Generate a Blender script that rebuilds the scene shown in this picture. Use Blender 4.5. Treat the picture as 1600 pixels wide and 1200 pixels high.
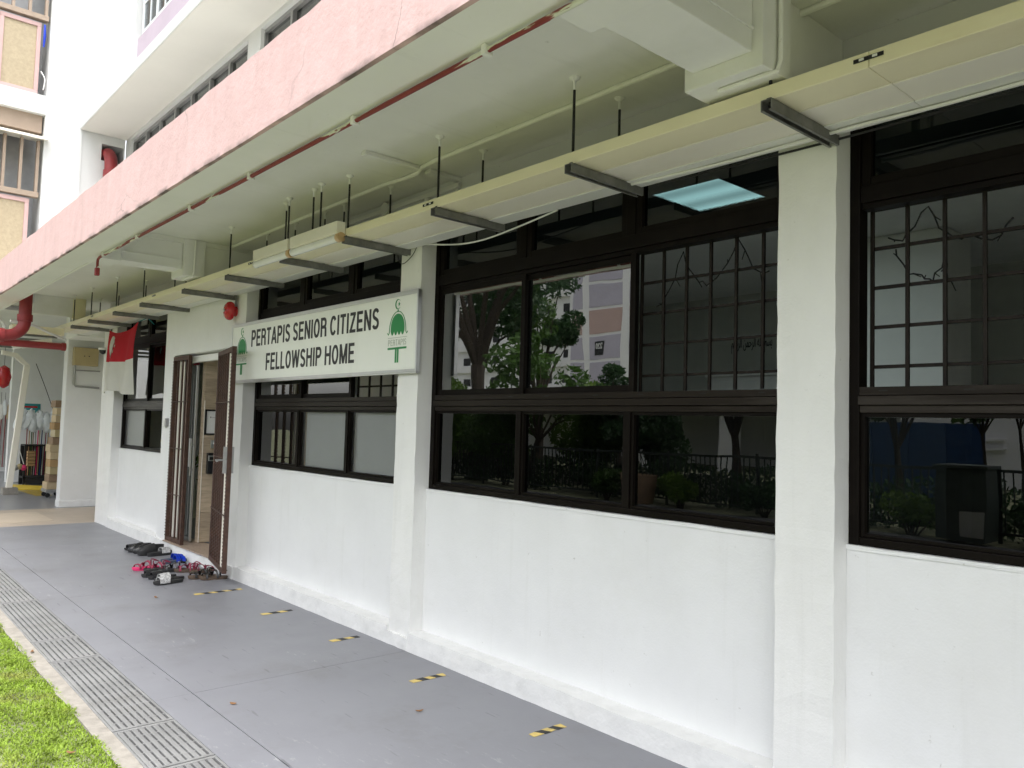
import bpy, bmesh, math, random
import numpy as np
from mathutils import Vector, Matrix

# ------------------------------------------------------------------ clear
for o in list(bpy.data.objects):
    bpy.data.objects.remove(o)
S = bpy.context.scene
COL = S.collection

# ------------------------------------------------------------------ camera
FPX, YAW, PITCH, ROLL = 1231.27, 0.849736, 0.0545718, 0.0279301
cy, sy, cp, sp = math.cos(YAW), math.sin(YAW), math.cos(PITCH), math.sin(PITCH)
fw = Vector((-sy*cp, cy*cp, sp)); rt = Vector((cy, sy, 0)); up = rt.cross(fw)
cr, sr = math.cos(ROLL), math.sin(ROLL)
r2 = cr*rt + sr*up; u2 = -sr*rt + cr*up
cam_d = bpy.data.cameras.new('camera'); cam = bpy.data.objects.new('camera', cam_d); COL.objects.link(cam)
cam.matrix_world = Matrix(((r2.x, u2.x, -fw.x, 0), (r2.y, u2.y, -fw.y, 0), (r2.z, u2.z, -fw.z, 1.5), (0, 0, 0, 1)))
cam_d.sensor_width = 36; cam_d.lens = 36*FPX/1600; cam_d.clip_start = 0.05; cam_d.clip_end = 600
S.camera = cam

# ------------------------------------------------------------------ sky, sun, exposure
SUN_EL, SUN_AZ = 70, 58          # azimuth: degrees from -y towards +x
w = bpy.data.worlds.new('World'); S.world = w; w.use_nodes = True
nt = w.node_tree; nt.nodes.clear()
sky = nt.nodes.new('ShaderNodeTexSky'); sky.sky_type = 'NISHITA'; sky.sun_disc = False
sky.sun_elevation = math.radians(SUN_EL); sky.sun_rotation = math.radians(180 - SUN_AZ)
sky.air_density = 1.0; sky.dust_density = 4.0; sky.ozone_density = 1.0
hs = nt.nodes.new('ShaderNodeHueSaturation'); hs.inputs['Saturation'].default_value = 0.22; hs.inputs['Value'].default_value = 1.0
bg = nt.nodes.new('ShaderNodeBackground'); bg.inputs['Strength'].default_value = 0.15
wo = nt.nodes.new('ShaderNodeOutputWorld')
nt.links.new(sky.outputs[0], hs.inputs['Color']); nt.links.new(hs.outputs[0], bg.inputs['Color']); nt.links.new(bg.outputs[0], wo.inputs[0])
sd = bpy.data.lights.new('sun', 'SUN'); sd.energy = 0.75; sd.angle = math.radians(75); sd.color = (1, 0.97, 0.92)
sun = bpy.data.objects.new('sun', sd); COL.objects.link(sun)
el, az = math.radians(SUN_EL), math.radians(SUN_AZ)
tosun = Vector((math.sin(az)*math.cos(el), -math.cos(az)*math.cos(el), math.sin(el)))
sun.rotation_euler = tosun.to_track_quat('Z', 'Y').to_euler()
vs = S.view_settings
S.display_settings.display_device = 'sRGB'
vs.view_transform = 'Standard'; vs.look = 'None'; vs.gamma = 1; vs.use_curve_mapping = False
vs.exposure = 1.66
S.cycles.max_bounces = 6; S.cycles.diffuse_bounces = 4; S.cycles.glossy_bounces = 2; S.cycles.transmission_bounces = 2; S.cycles.transparent_max_bounces = 10
S.cycles.use_adaptive_sampling = True; S.cycles.adaptive_threshold = 0.025; S.cycles.use_light_tree = False; S.cycles.caustics_reflective = False; S.cycles.caustics_refractive = False

RND = random.Random(7)
NP = np.random.default_rng(11)

# ------------------------------------------------------------------ materials
MATS = {}
def mat(name, col, rough=0.6, metal=0.0, var=0.05, vs_=6.0, bump=0.0, bs=60.0, spec=0.4, dirt=None, dirt_amt=0.5, dirt_scale=1.2, stretch=(1, 1, 1), emit=None, estr=0.0, trans=0.0, bump2=0.0, bs2=6.0):
    if name in MATS: return MATS[name]
    m = bpy.data.materials.new(name); m.use_nodes = True; MATS[name] = m
    n = m.node_tree; b = n.nodes['Principled BSDF']; L = n.links
    b.inputs['Roughness'].default_value = rough; b.inputs['Metallic'].default_value = metal
    b.inputs['Specular IOR Level'].default_value = spec
    tc = n.nodes.new('ShaderNodeTexCoord'); mp = n.nodes.new('ShaderNodeMapping'); mp.inputs['Scale'].default_value = stretch
    L.new(tc.outputs['Object'], mp.inputs['Vector'])
    nz = n.nodes.new('ShaderNodeTexNoise'); nz.inputs['Scale'].default_value = vs_; nz.inputs['Detail'].default_value = 5; nz.inputs['Roughness'].default_value = 0.6
    L.new(mp.outputs[0], nz.inputs['Vector'])
    cr_ = n.nodes.new('ShaderNodeValToRGB'); e = cr_.color_ramp.elements
    e[0].position = 0.3; e[1].position = 0.7
    e[0].color = (*[c*(1-var) for c in col], 1); e[1].color = (*[min(1, c*(1+var)) for c in col], 1)
    L.new(nz.outputs[0], cr_.inputs[0]); out = cr_.outputs[0]
    if dirt:
        dz = n.nodes.new('ShaderNodeTexNoise'); dz.inputs['Scale'].default_value = dirt_scale; dz.inputs['Detail'].default_value = 8; dz.inputs['Roughness'].default_value = 0.7
        L.new(mp.outputs[0], dz.inputs['Vector'])
        dr = n.nodes.new('ShaderNodeValToRGB'); dr.color_ramp.elements[0].position = 0.52; dr.color_ramp.elements[1].position = 0.75
        dr.color_ramp.elements[0].color = (0, 0, 0, 1); dr.color_ramp.elements[1].color = (dirt_amt, dirt_amt, dirt_amt, 1)
        L.new(dz.outputs[0], dr.inputs[0])
        mx = n.nodes.new('ShaderNodeMix'); mx.data_type = 'RGBA'; mx.inputs[7].default_value = (*dirt, 1)
        L.new(dr.outputs[0], mx.inputs[0]); L.new(out, mx.inputs[6]); out = mx.outputs[2]
    L.new(out, b.inputs['Base Color'])
    prev = None
    for amt, sc, dist in ((bump2, bs2, 0.006), (bump, bs, 0.002)):
        if amt:
            bz = n.nodes.new('ShaderNodeTexNoise'); bz.inputs['Scale'].default_value = sc; bz.inputs['Detail'].default_value = 4
            L.new(tc.outputs['Object'], bz.inputs['Vector'])
            bp = n.nodes.new('ShaderNodeBump'); bp.inputs['Strength'].default_value = amt; bp.inputs['Distance'].default_value = dist
            L.new(bz.outputs[0], bp.inputs['Height'])
            if prev: L.new(prev.outputs[0], bp.inputs['Normal'])
            prev = bp
    if prev: L.new(prev.outputs[0], b.inputs['Normal'])
    if emit:
        b.inputs['Emission Color'].default_value = (*emit, 1); b.inputs['Emission Strength'].default_value = estr
    if trans:
        ts = n.nodes.new('ShaderNodeBsdfTranslucent'); L.new(out, ts.inputs['Color'])
        ms = n.nodes.new('ShaderNodeMixShader'); ms.inputs[0].default_value = trans
        o_ = n.nodes['Material Output']; L.new(b.outputs[0], ms.inputs[1]); L.new(ts.outputs[0], ms.inputs[2]); L.new(ms.outputs[0], o_.inputs[0])
    return m

def glass_mat(name, tint, ior, rough=0.0, dust=0.05):
    m = bpy.data.materials.new(name); m.use_nodes = True; MATS[name] = m
    n = m.node_tree; n.nodes.clear(); L = n.links
    o_ = n.nodes.new('ShaderNodeOutputMaterial'); ms = n.nodes.new('ShaderNodeMixShader')
    fr = n.nodes.new('ShaderNodeFresnel'); fr.inputs[0].default_value = ior
    tr = n.nodes.new('ShaderNodeBsdfTransparent'); tr.inputs[0].default_value = (*tint, 1)
    gl = n.nodes.new('ShaderNodeBsdfGlossy'); gl.inputs['Roughness'].default_value = rough; gl.inputs['Color'].default_value = (0.9, 0.9, 0.9, 1)
    tc = n.nodes.new('ShaderNodeTexCoord'); nz = n.nodes.new('ShaderNodeTexNoise'); nz.inputs['Scale'].default_value = 1.6
    bp = n.nodes.new('ShaderNodeBump'); bp.inputs['Strength'].default_value = 0.10; bp.inputs['Distance'].default_value = 0.012
    L.new(tc.outputs['Object'], nz.inputs['Vector']); L.new(nz.outputs[0], bp.inputs['Height']); L.new(bp.outputs[0], gl.inputs['Normal'])
    ge = n.nodes.new('ShaderNodeNewGeometry'); iv = n.nodes.new('ShaderNodeMath'); iv.operation = 'SUBTRACT'; iv.inputs[0].default_value = 1.0; L.new(ge.outputs['Backfacing'], iv.inputs[1])
    mu = n.nodes.new('ShaderNodeMath'); mu.operation = 'MULTIPLY'; L.new(fr.outputs[0], mu.inputs[0]); L.new(iv.outputs[0], mu.inputs[1])
    L.new(mu.outputs[0], ms.inputs[0]); L.new(tr.outputs[0], ms.inputs[1]); L.new(gl.outputs[0], ms.inputs[2]); df = n.nodes.new('ShaderNodeBsdfDiffuse'); df.inputs[0].default_value = (0.45, 0.44, 0.42, 1)
    dn = n.nodes.new('ShaderNodeTexNoise'); dn.inputs['Scale'].default_value = 3.0; dn.inputs['Detail'].default_value = 8; dn.inputs['Roughness'].default_value = 0.7
    mp = n.nodes.new('ShaderNodeMapping'); mp.inputs['Scale'].default_value = (1.6, 1, 0.7); L.new(tc.outputs['Object'], mp.inputs[0]); L.new(mp.outputs[0], dn.inputs['Vector'])
    dr = n.nodes.new('ShaderNodeMapRange'); dr.inputs[1].default_value = 0.45; dr.inputs[2].default_value = 0.8; dr.inputs[4].default_value = dust; L.new(dn.outputs[0], dr.inputs[0])
    m2 = n.nodes.new('ShaderNodeMixShader'); L.new(dr.outputs[0], m2.inputs[0]); L.new(ms.outputs[0], m2.inputs[1]); L.new(df.outputs[0], m2.inputs[2])
    L.new(m2.outputs[0], o_.inputs[0])
    return m

WALL = mat('white_wall_paint', (0.76, 0.765, 0.765), 0.65, var=0.03, vs_=2.2, bump=0.35, bs=90, bump2=0.35, bs2=9, dirt=(0.62, 0.61, 0.57), dirt_amt=0.28, dirt_scale=0.9)
PILL = mat('white_pillar_paint', (0.78, 0.78, 0.765), 0.65, var=0.035, vs_=3.0, bump=0.5, bs=110, bump2=0.5, bs2=14, dirt=(0.6, 0.6, 0.55), dirt_amt=0.25, dirt_scale=2.0, stretch=(1, 1, 0.5))
SKIRT = mat('skirting_paint', (0.78, 0.78, 0.77), 0.6, var=0.05, vs_=8, bump=0.8, bs=60, bump2=0.7, bs2=18, dirt=(0.52, 0.52, 0.51), dirt_amt=0.4, dirt_scale=5.0)
CEIL = mat('ceiling_paint', (0.85, 0.85, 0.82), 0.7, var=0.03, vs_=1.5, bump=0.25, bs=80, bump2=0.25, bs2=5, dirt=(0.66, 0.68, 0.58), dirt_amt=0.3, dirt_scale=0.8)
BEAMP = mat('beam_paint', (0.83, 0.83, 0.81), 0.65, var=0.03, vs_=2.5, bump=0.3, bs=70, dirt=(0.6, 0.62, 0.52), dirt_amt=0.3)
UPW = mat('upper_wall_paint', (0.65, 0.66, 0.66), 0.7, var=0.03, vs_=0.8, bump=0.2, bs=40, dirt=(0.66, 0.65, 0.62), dirt_amt=0.3, dirt_scale=0.6, stretch=(1, 1, 0.3))
SOFF = mat('soffit_paint', (0.72, 0.70, 0.66), 0.75, var=0.03, vs_=1.2, bump=0.2, bs=40)
LAV = mat('lavender_paint', (0.52, 0.44, 0.52), 0.7, var=0.05, vs_=4)
CREAM = mat('cream_trunking', (0.88, 0.82, 0.60), 0.45, var=0.04, vs_=1.3, bump=0.05, bs=30, dirt=(0.66, 0.55, 0.32), dirt_amt=0.35, dirt_scale=2.2, stretch=(0.4, 1, 1))
CREAM2 = mat('pale_trunking', (0.90, 0.86, 0.77), 0.4, var=0.03, vs_=1.0, bump=0.05, bs=30, dirt=(0.70, 0.60, 0.42), dirt_amt=0.28, dirt_scale=2.5, stretch=(0.5, 1, 1))
STEELB = mat('weathered_steel_channel', (0.20, 0.20, 0.19), 0.6, metal=0.3, var=0.25, vs_=14, bump=0.3, bs=60)
RODM = mat('black_rod', (0.03, 0.03, 0.032), 0.5, metal=0.5, var=0.2)
FRAME = mat('dark_bronze_aluminium', (0.006, 0.0045, 0.0035), 0.45, metal=0.0, var=0.2, vs_=5, spec=0.08, dirt=(0.028, 0.022, 0.017), dirt_amt=0.3, dirt_scale=3)
FRAME2 = mat('bronze_rail', (0.016, 0.012, 0.009), 0.40, metal=0.1, spec=0.15, var=0.15, vs_=4, stretch=(0.3, 1, 3), dirt=(0.2, 0.18, 0.16), dirt_amt=0.35)
GRIL = mat('brown_grille_bar', (0.016, 0.012, 0.010), 0.5, metal=0.0, spec=0.15, var=0.15)
GLASS = glass_mat('tinted_glass', (0.60, 0.62, 0.61), 1.7, dust=0.02)
GLASSD = glass_mat('dark_glass', (0.14, 0.15, 0.15), 1.8, dust=0.004)
GLASSF = glass_mat('frosted_glass', (0.72, 0.73, 0.73), 1.45, rough=0.45, dust=0.0)
GLASSTOP = glass_mat('top_light_glass', (0.118, 0.145, 0.145), 1.5, dust=0.006)
GLASSR = glass_mat('reflective_glass', (0.26, 0.28, 0.28), 3.1, dust=0.008)
GLASST = glass_mat('clear_door_glass', (0.86, 0.91, 0.90), 1.4)
RUST = mat('rusty_brown_gate', (0.070, 0.037, 0.027), 0.6, metal=0.1, var=0.35, vs_=22, bump=0.5, bs=80, dirt=(0.13, 0.058, 0.03), dirt_amt=0.6, dirt_scale=9)
REDP = mat('red_pipe_paint', (0.27, 0.035, 0.038), 0.45, var=0.2, vs_=6, bump=0.3, bs=50)
REDB = mat('red_enamel', (0.48, 0.012, 0.016), 0.22, var=0.05, spec=0.6)
SILV = mat('brushed_aluminium', (0.62, 0.63, 0.62), 0.3, metal=0.9, var=0.06)
GREYM = mat('grey_metal', (0.35, 0.35, 0.35), 0.4, metal=0.6, var=0.1)
WHITEP = mat('white_plastic', (0.8, 0.8, 0.78), 0.35, var=0.02)
AMBER = mat('aged_yellow_plastic', (0.62, 0.42, 0.22), 0.4, var=0.1)
TUBE = mat('opal_tube', (0.84, 0.84, 0.83), 0.2, var=0.02, spec=0.6)
BLACK = mat('black_rubber', (0.022, 0.022, 0.023), 0.6, var=0.2, vs_=30, bump=0.3, bs=150)
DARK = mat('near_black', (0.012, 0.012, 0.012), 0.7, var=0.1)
BLACKG = mat('black_gloss', (0.02, 0.02, 0.022), 0.25, var=0.1)
BLUE = mat('blue_rubber', (0.010, 0.045, 0.50), 0.4, var=0.08)
NAVY = mat('navy_rubber', (0.06, 0.075, 0.11), 0.6, var=0.1)
PINKS = mat('pink_rubber', (0.70, 0.04, 0.16), 0.5, var=0.08)
MAROON = mat('maroon_strap', (0.22, 0.02, 0.05), 0.5, var=0.15)
TAN = mat('tan_insole', (0.28, 0.19, 0.12), 0.7, var=0.15)
DBR = mat('dark_brown_insole', (0.10, 0.07, 0.05), 0.7, var=0.2)
PATT = mat('black_white_print', (0.42, 0.42, 0.42), 0.5, var=0.6, vs_=70, dirt=(0.02, 0.02, 0.02), dirt_amt=1.0, dirt_scale=55)
SIGNW = mat('sign_face', (0.84, 0.86, 0.81), 0.35, var=0.02, vs_=1.5, dirt=(0.62, 0.66, 0.60), dirt_amt=0.4, dirt_scale=1.5, stretch=(1, 1, 0.25))
SIGNB = mat('sign_black', (0.025, 0.025, 0.028), 0.5, var=0.05)
SIGNG = mat('sign_green', (0.02, 0.24, 0.07), 0.45, var=0.05)
SIGNL = mat('sign_grey_letter', (0.40, 0.44, 0.38), 0.5, var=0.05)
FLAGR = mat('flag_red', (0.62, 0.012, 0.03), 0.75, var=0.05, trans=0.4)
FLAGW = mat('flag_white', (0.80, 0.79, 0.74), 0.75, var=0.03, trans=0.4)
CONC = mat('concrete_kerb', (0.30, 0.278, 0.245), 0.9, var=0.18, vs_=14, bump=0.8, bs=120, bump2=0.5, bs2=20, dirt=(0.20, 0.18, 0.15), dirt_amt=0.6, dirt_scale=4)
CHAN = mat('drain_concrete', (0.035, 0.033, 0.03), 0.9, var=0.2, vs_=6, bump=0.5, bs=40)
GRATE = mat('steel_grating', (0.27, 0.27, 0.27), 0.45, metal=0.2, var=0.22, vs_=9, bump=0.25, bs=60, stretch=(0.4, 1, 1), dirt=(0.20, 0.19, 0.175), dirt_amt=0.75, dirt_scale=4)
SOIL = mat('lawn_soil', (0.20, 0.212, 0.125), 0.95, var=0.35, vs_=5, bump=0.8, bs=40, dirt=(0.08, 0.065, 0.03), dirt_amt=0.45, dirt_scale=1.5)
GRASS = mat('grass_blade', (0.26, 0.37, 0.045), 0.45, var=0.4, vs_=9, spec=0.35, trans=0.35, dirt=(0.34, 0.29, 0.10), dirt_amt=0.7, dirt_scale=2.6)
PATH = mat('asphalt_path', (0.075, 0.075, 0.075), 0.85, var=0.15, vs_=20, bump=0.5, bs=80)
BEIGE = mat('beige_floor_paint', (0.42, 0.35, 0.28), 0.5, var=0.08, vs_=4, dirt=(0.33, 0.30, 0.26), dirt_amt=0.5)
BEIGE2 = mat('light_beige_floor_paint', (0.50, 0.42, 0.33), 0.5, var=0.08, vs_=4, dirt=(0.4, 0.36, 0.3), dirt_amt=0.5)
GREYF = mat('far_grey_floor', (0.24, 0.245, 0.26), 0.3, var=0.08, vs_=2, dirt=(0.3, 0.3, 0.31), dirt_amt=0.4)
TILE = mat('threshold_tile', (0.34, 0.26, 0.20), 0.4, var=0.2, vs_=18, stretch=(1, 4, 1))
INTW = mat('interior_wall', (0.80, 0.80, 0.77), 0.8, var=0.03)
INTC = mat('interior_ceiling', (0.80, 0.80, 0.78), 0.85, var=0.03)
INTF = mat('interior_floor', (0.42, 0.40, 0.37), 0.4, var=0.1)
LED = mat('led_panel', (0.7, 0.8, 0.8), 0.5, var=0.05, vs_=3, emit=(0.78, 0.95, 0.96), estr=6.5)
def tube_glow(m):
    n = m.node_tree; L = n.links; b = n.nodes['Principled BSDF']; tc = n.nodes.new('ShaderNodeTexCoord'); sx = n.nodes.new('ShaderNodeSeparateXYZ'); L.new(tc.outputs['Object'], sx.inputs[0])
    w_ = n.nodes.new('ShaderNodeMath'); w_.operation = 'MULTIPLY'; w_.inputs[1].default_value = 2*math.pi/0.277; L.new(sx.outputs['Y'], w_.inputs[0])
    c_ = n.nodes.new('ShaderNodeMath'); c_.operation = 'SINE'; L.new(w_.outputs[0], c_.inputs[0])
    r_ = n.nodes.new('ShaderNodeMapRange'); r_.inputs[1].default_value = -1; r_.inputs[2].default_value = 1; r_.inputs[3].default_value = 4.2; r_.inputs[4].default_value = 7.5; L.new(c_.outputs[0], r_.inputs[0]); L.new(r_.outputs[0], b.inputs['Emission Strength'])
tube_glow(LED)
YEL = mat('yellow_paint', (0.66, 0.47, 0.05), 0.5, var=0.08)
YTAPE = mat('yellow_tape', (0.66, 0.50, 0.15), 0.55, var=0.15, vs_=30, dirt=(0.24, 0.23, 0.22), dirt_amt=0.8, dirt_scale=16)
BOXY = mat('tan_steel_box', (0.46, 0.37, 0.20), 0.45, var=0.06)
CARD = mat('carton', (0.42, 0.27, 0.13), 0.8, var=0.12, vs_=5)
CARD2 = mat('pale_carton', (0.55, 0.43, 0.27), 0.8, var=0.12, vs_=5)
PLBAG = mat('plastic_bag', (0.72, 0.76, 0.80), 0.3, var=0.12, vs_=12, bump=0.8, bs=30)
TEALP = mat('teal_poster', (0.02, 0.24, 0.26), 0.5, var=0.1)
BARK = mat('bark', (0.05, 0.038, 0.028), 0.9, var=0.3, vs_=12, bump=0.8, bs=30)
LEAF = [mat('leaf_mid', (0.060, 0.125, 0.022), 0.5, var=0.35, vs_=1.2, trans=0.35), mat('leaf_dark', (0.030, 0.075, 0.022), 0.5, var=0.35, vs_=1.2, trans=0.3), mat('leaf_bright', (0.105, 0.185, 0.025), 0.5, var=0.3, vs_=1.2, trans=0.4)]
FENCEM = mat('dark_fence_paint', (0.03, 0.04, 0.035), 0.5, var=0.15)
PURP = mat('grey_purple_panel', (0.47, 0.44, 0.52), 0.8, var=0.06, vs_=1)
SALM = mat('salmon_panel', (0.50, 0.36, 0.33), 0.8, var=0.06, vs_=1)
TWH = mat('tower_white', (0.80, 0.80, 0.80), 0.8, var=0.03)
BLUEH = mat('blue_hoarding', (0.014, 0.05, 0.14), 0.5, var=0.1)
PINKF = mat('pink_window_frame', (0.55, 0.37, 0.36), 0.5, var=0.05)
BEIGEW = mat('beige_rippled_panel', (0.42, 0.345, 0.235), 0.5, var=0.10, vs_=30, bump=0.6, bs=40)
TANL = mat('tan_louvre', (0.36, 0.28, 0.22), 0.6, var=0.06)
WOODM = [mat('wood_plank_%d' % i, c, 0.45, var=0.22, vs_=5, stretch=(1, 1.2, 14)) for i, c in enumerate(((0.48, 0.38, 0.27), (0.54, 0.43, 0.31), (0.43, 0.34, 0.245)))]

def wall_stains(m):
    n = m.node_tree; L = n.links; b = n.nodes['Principled BSDF']
    tc = n.nodes.new('ShaderNodeTexCoord')
    def layer(scale, rot, ns, lo, hi, amt, colr):
        mp = n.nodes.new('ShaderNodeMapping'); mp.inputs['Scale'].default_value = scale; mp.inputs['Rotation'].default_value = rot; L.new(tc.outputs['Object'], mp.inputs[0])
        nz = n.nodes.new('ShaderNodeTexNoise'); nz.inputs['Scale'].default_value = ns; nz.inputs['Detail'].default_value = 7; nz.inputs['Roughness'].default_value = 0.68; L.new(mp.outputs[0], nz.inputs['Vector'])
        r = n.nodes.new('ShaderNodeMapRange'); r.inputs[1].default_value = lo; r.inputs[2].default_value = hi; r.inputs[4].default_value = amt; L.new(nz.outputs[0], r.inputs[0])
        mx = n.nodes.new('ShaderNodeMix'); mx.data_type = 'RGBA'; mx.inputs[7].default_value = (*colr, 1)
        src = b.inputs['Base Color'].links[0].from_socket
        L.new(r.outputs[0], mx.inputs[0]); L.new(src, mx.inputs[6]); L.new(mx.outputs[2], b.inputs['Base Color'])
    layer((9, 1, 0.5), (0, 0, 0), 1.3, 0.57, 0.79, 0.26, (0.55, 0.55, 0.51))       # rain streaks
    layer((1, 1, 1), (0, 0, 0), 24, 0.665, 0.73, 0.6, (0.42, 0.41, 0.38))           # specks and chips
    layer((0.8, 1, 9), (0, 0.35, 0), 2.2, 0.70, 0.78, 0.35, (0.50, 0.50, 0.48))     # scuff marks
wall_stains(WALL); wall_stains(PILL); wall_stains(CEIL)

def special_floor():
    m = mat('grey_floor_paint', (0.215, 0.218, 0.240), 0.36, var=0.06, vs_=1.3, spec=0.4, dirt=(0.150, 0.146, 0.145), dirt_amt=0.55, dirt_scale=1.9, bump=0.12, bs=50)
    n = m.node_tree; L = n.links; b = n.nodes['Principled BSDF']
    tc = n.nodes.new('ShaderNodeTexCoord'); mp = n.nodes.new('ShaderNodeMapping'); mp.inputs['Scale'].default_value = (2.2, 7, 1)
    L.new(tc.outputs['Object'], mp.inputs[0])
    nz = n.nodes.new('ShaderNodeTexNoise'); nz.inputs['Scale'].default_value = 3.2; nz.inputs['Detail'].default_value = 9; nz.inputs['Roughness'].default_value = 0.78
    L.new(mp.outputs[0], nz.inputs['Vector'])
    r = n.nodes.new('ShaderNodeValToRGB'); r.color_ramp.elements[0].position = 0.57; r.color_ramp.elements[1].position = 0.68
    r.color_ramp.elements[1].color = (0.7, 0.7, 0.7, 1)
    L.new(nz.outputs[0], r.inputs[0])
    mk = n.nodes.new('ShaderNodeTexNoise'); mk.inputs['Scale'].default_value = 0.9; mk.inputs['Detail'].default_value = 3; L.new(tc.outputs['Object'], mk.inputs['Vector'])
    mkr = n.nodes.new('ShaderNodeMapRange'); mkr.inputs[1].default_value = 0.50; mkr.inputs[2].default_value = 0.66; L.new(mk.outputs[0], mkr.inputs[0])
    mkm = n.nodes.new('ShaderNodeMath'); mkm.operation = 'MULTIPLY'; L.new(r.outputs[0], mkm.inputs[0]); L.new(mkr.outputs[0], mkm.inputs[1])
    mx = n.nodes.new('ShaderNodeMix'); mx.data_type = 'RGBA'; mx.inputs[7].default_value = (0.50, 0.50, 0.51, 1)
    src = b.inputs['Base Color'].links[0].from_socket
    L.new(mkm.outputs[0], mx.inputs[0]); L.new(src, mx.inputs[6]); L.new(mx.outputs[2], b.inputs['Base Color'])
    mp2 = n.nodes.new('ShaderNodeMapping'); mp2.inputs['Scale'].default_value = (3.0, 26, 1); mp2.inputs['Rotation'].default_value = (0, 0, 0.5); L.new(tc.outputs['Object'], mp2.inputs[0])
    sc_ = n.nodes.new('ShaderNodeTexNoise'); sc_.inputs['Scale'].default_value = 1.4; sc_.inputs['Detail'].default_value = 3; L.new(mp2.outputs[0], sc_.inputs['Vector'])
    r3 = n.nodes.new('ShaderNodeValToRGB'); r3.color_ramp.elements[0].position = 0.67; r3.color_ramp.elements[1].position = 0.72; r3.color_ramp.elements[1].color = (0.55, 0.55, 0.55, 1); L.new(sc_.outputs[0], r3.inputs[0])
    mx3 = n.nodes.new('ShaderNodeMix'); mx3.data_type = 'RGBA'; mx3.inputs[7].default_value = (0.10, 0.10, 0.11, 1)
    L.new(r3.outputs[0], mx3.inputs[0]); L.new(mx.outputs[2], mx3.inputs[6]); L.new(mx3.outputs[2], b.inputs['Base Color'])
    rr = n.nodes.new('ShaderNodeMapRange'); rr.inputs[3].default_value = 0.28; rr.inputs[4].default_value = 0.5
    nz2 = n.nodes.new('ShaderNodeTexNoise'); nz2.inputs['Scale'].default_value = 2.0; nz2.inputs['Detail'].default_value = 6
    L.new(tc.outputs['Object'], nz2.inputs['Vector']); L.new(nz2.outputs[0], rr.inputs[0]); L.new(rr.outputs[0], b.inputs['Roughness'])
    return m
FLOOR = special_floor()

def special_pink():
    m = mat('pink_fascia_paint', (0.66, 0.46, 0.45), 0.7, var=0.05, vs_=3.5, bump=0.7, bs=55, bump2=0.8, bs2=11, dirt=(0.52, 0.36, 0.345), dirt_amt=0.55, dirt_scale=3.0, stretch=(2.6, 1, 0.35))
    n = m.node_tree; L = n.links; b = n.nodes['Principled BSDF']
    tc = n.nodes.new('ShaderNodeTexCoord')
    # hairline cracks
    wz = n.nodes.new('ShaderNodeTexNoise'); wz.inputs['Scale'].default_value = 4; wz.inputs['Detail'].default_value = 6
    L.new(tc.outputs['Object'], wz.inputs['Vector'])
    ad = n.nodes.new('ShaderNodeMix'); ad.data_type = 'RGBA'; ad.inputs[0].default_value = 0.16
    L.new(tc.outputs['Object'], ad.inputs[6]); L.new(wz.outputs['Color'], ad.inputs[7])
    vo = n.nodes.new('ShaderNodeTexVoronoi'); vo.feature = 'DISTANCE_TO_EDGE'; vo.inputs['Scale'].default_value = 1.7
    L.new(ad.outputs[2], vo.inputs['Vector'])
    r = n.nodes.new('ShaderNodeValToRGB'); r.color_ramp.elements[0].position = 0.0; r.color_ramp.elements[1].position = 0.007
    r.color_ramp.elements[0].color = (1, 1, 1, 1); r.color_ramp.elements[1].color = (0, 0, 0, 1)
    L.new(vo.outputs['Distance'], r.inputs[0])
    mk = n.nodes.new('ShaderNodeTexNoise'); mk.inputs['Scale'].default_value = 1.1
    L.new(tc.outputs['Object'], mk.inputs['Vector'])
    mr = n.nodes.new('ShaderNodeValToRGB'); mr.color_ramp.elements[0].position = 0.55; mr.color_ramp.elements[1].position = 0.70; mr.color_ramp.elements[1].color = (0.6, 0.6, 0.6, 1)
    L.new(mk.outputs[0], mr.inputs[0])
    mu = n.nodes.new('ShaderNodeMath'); mu.operation = 'MULTIPLY'; L.new(r.outputs[0], mu.inputs[0]); L.new(mr.outputs[0], mu.inputs[1])
    # grime patches along the drip edge
    sx = n.nodes.new('ShaderNodeSeparateXYZ'); L.new(tc.outputs['Object'], sx.inputs[0])
    g = n.nodes.new('ShaderNodeMapRange'); g.inputs[1].default_value = 2.858; g.inputs[2].default_value = 2.826; L.new(sx.outputs['Z'], g.inputs[0])
    gn = n.nodes.new('ShaderNodeTexNoise'); gn.inputs['Scale'].default_value = 5; gn.inputs['Detail'].default_value = 8; L.new(tc.outputs['Object'], gn.inputs['Vector'])
    gr = n.nodes.new('ShaderNodeMapRange'); gr.inputs[1].default_value = 0.40; gr.inputs[2].default_value = 0.62; L.new(gn.outputs[0], gr.inputs[0])
    gm = n.nodes.new('ShaderNodeMath'); gm.operation = 'MULTIPLY'; L.new(g.outputs[0], gm.inputs[0]); L.new(gr.outputs[0], gm.inputs[1])
    mx_ = n.nodes.new('ShaderNodeMath'); mx_.operation = 'MAXIMUM'; L.new(mu.outputs[0], mx_.inputs[0]); L.new(gm.outputs[0], mx_.inputs[1])
    mx = n.nodes.new('ShaderNodeMix'); mx.data_type = 'RGBA'; mx.inputs[7].default_value = (0.12, 0.09, 0.08, 1)
    src = b.inputs['Base Color'].links[0].from_socket
    L.new(mx_.outputs[0], mx.inputs[0]); L.new(src, mx.inputs[6]); L.new(mx.outputs[2], b.inputs['Base Color'])
    return m
PINK = special_pink()

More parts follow.
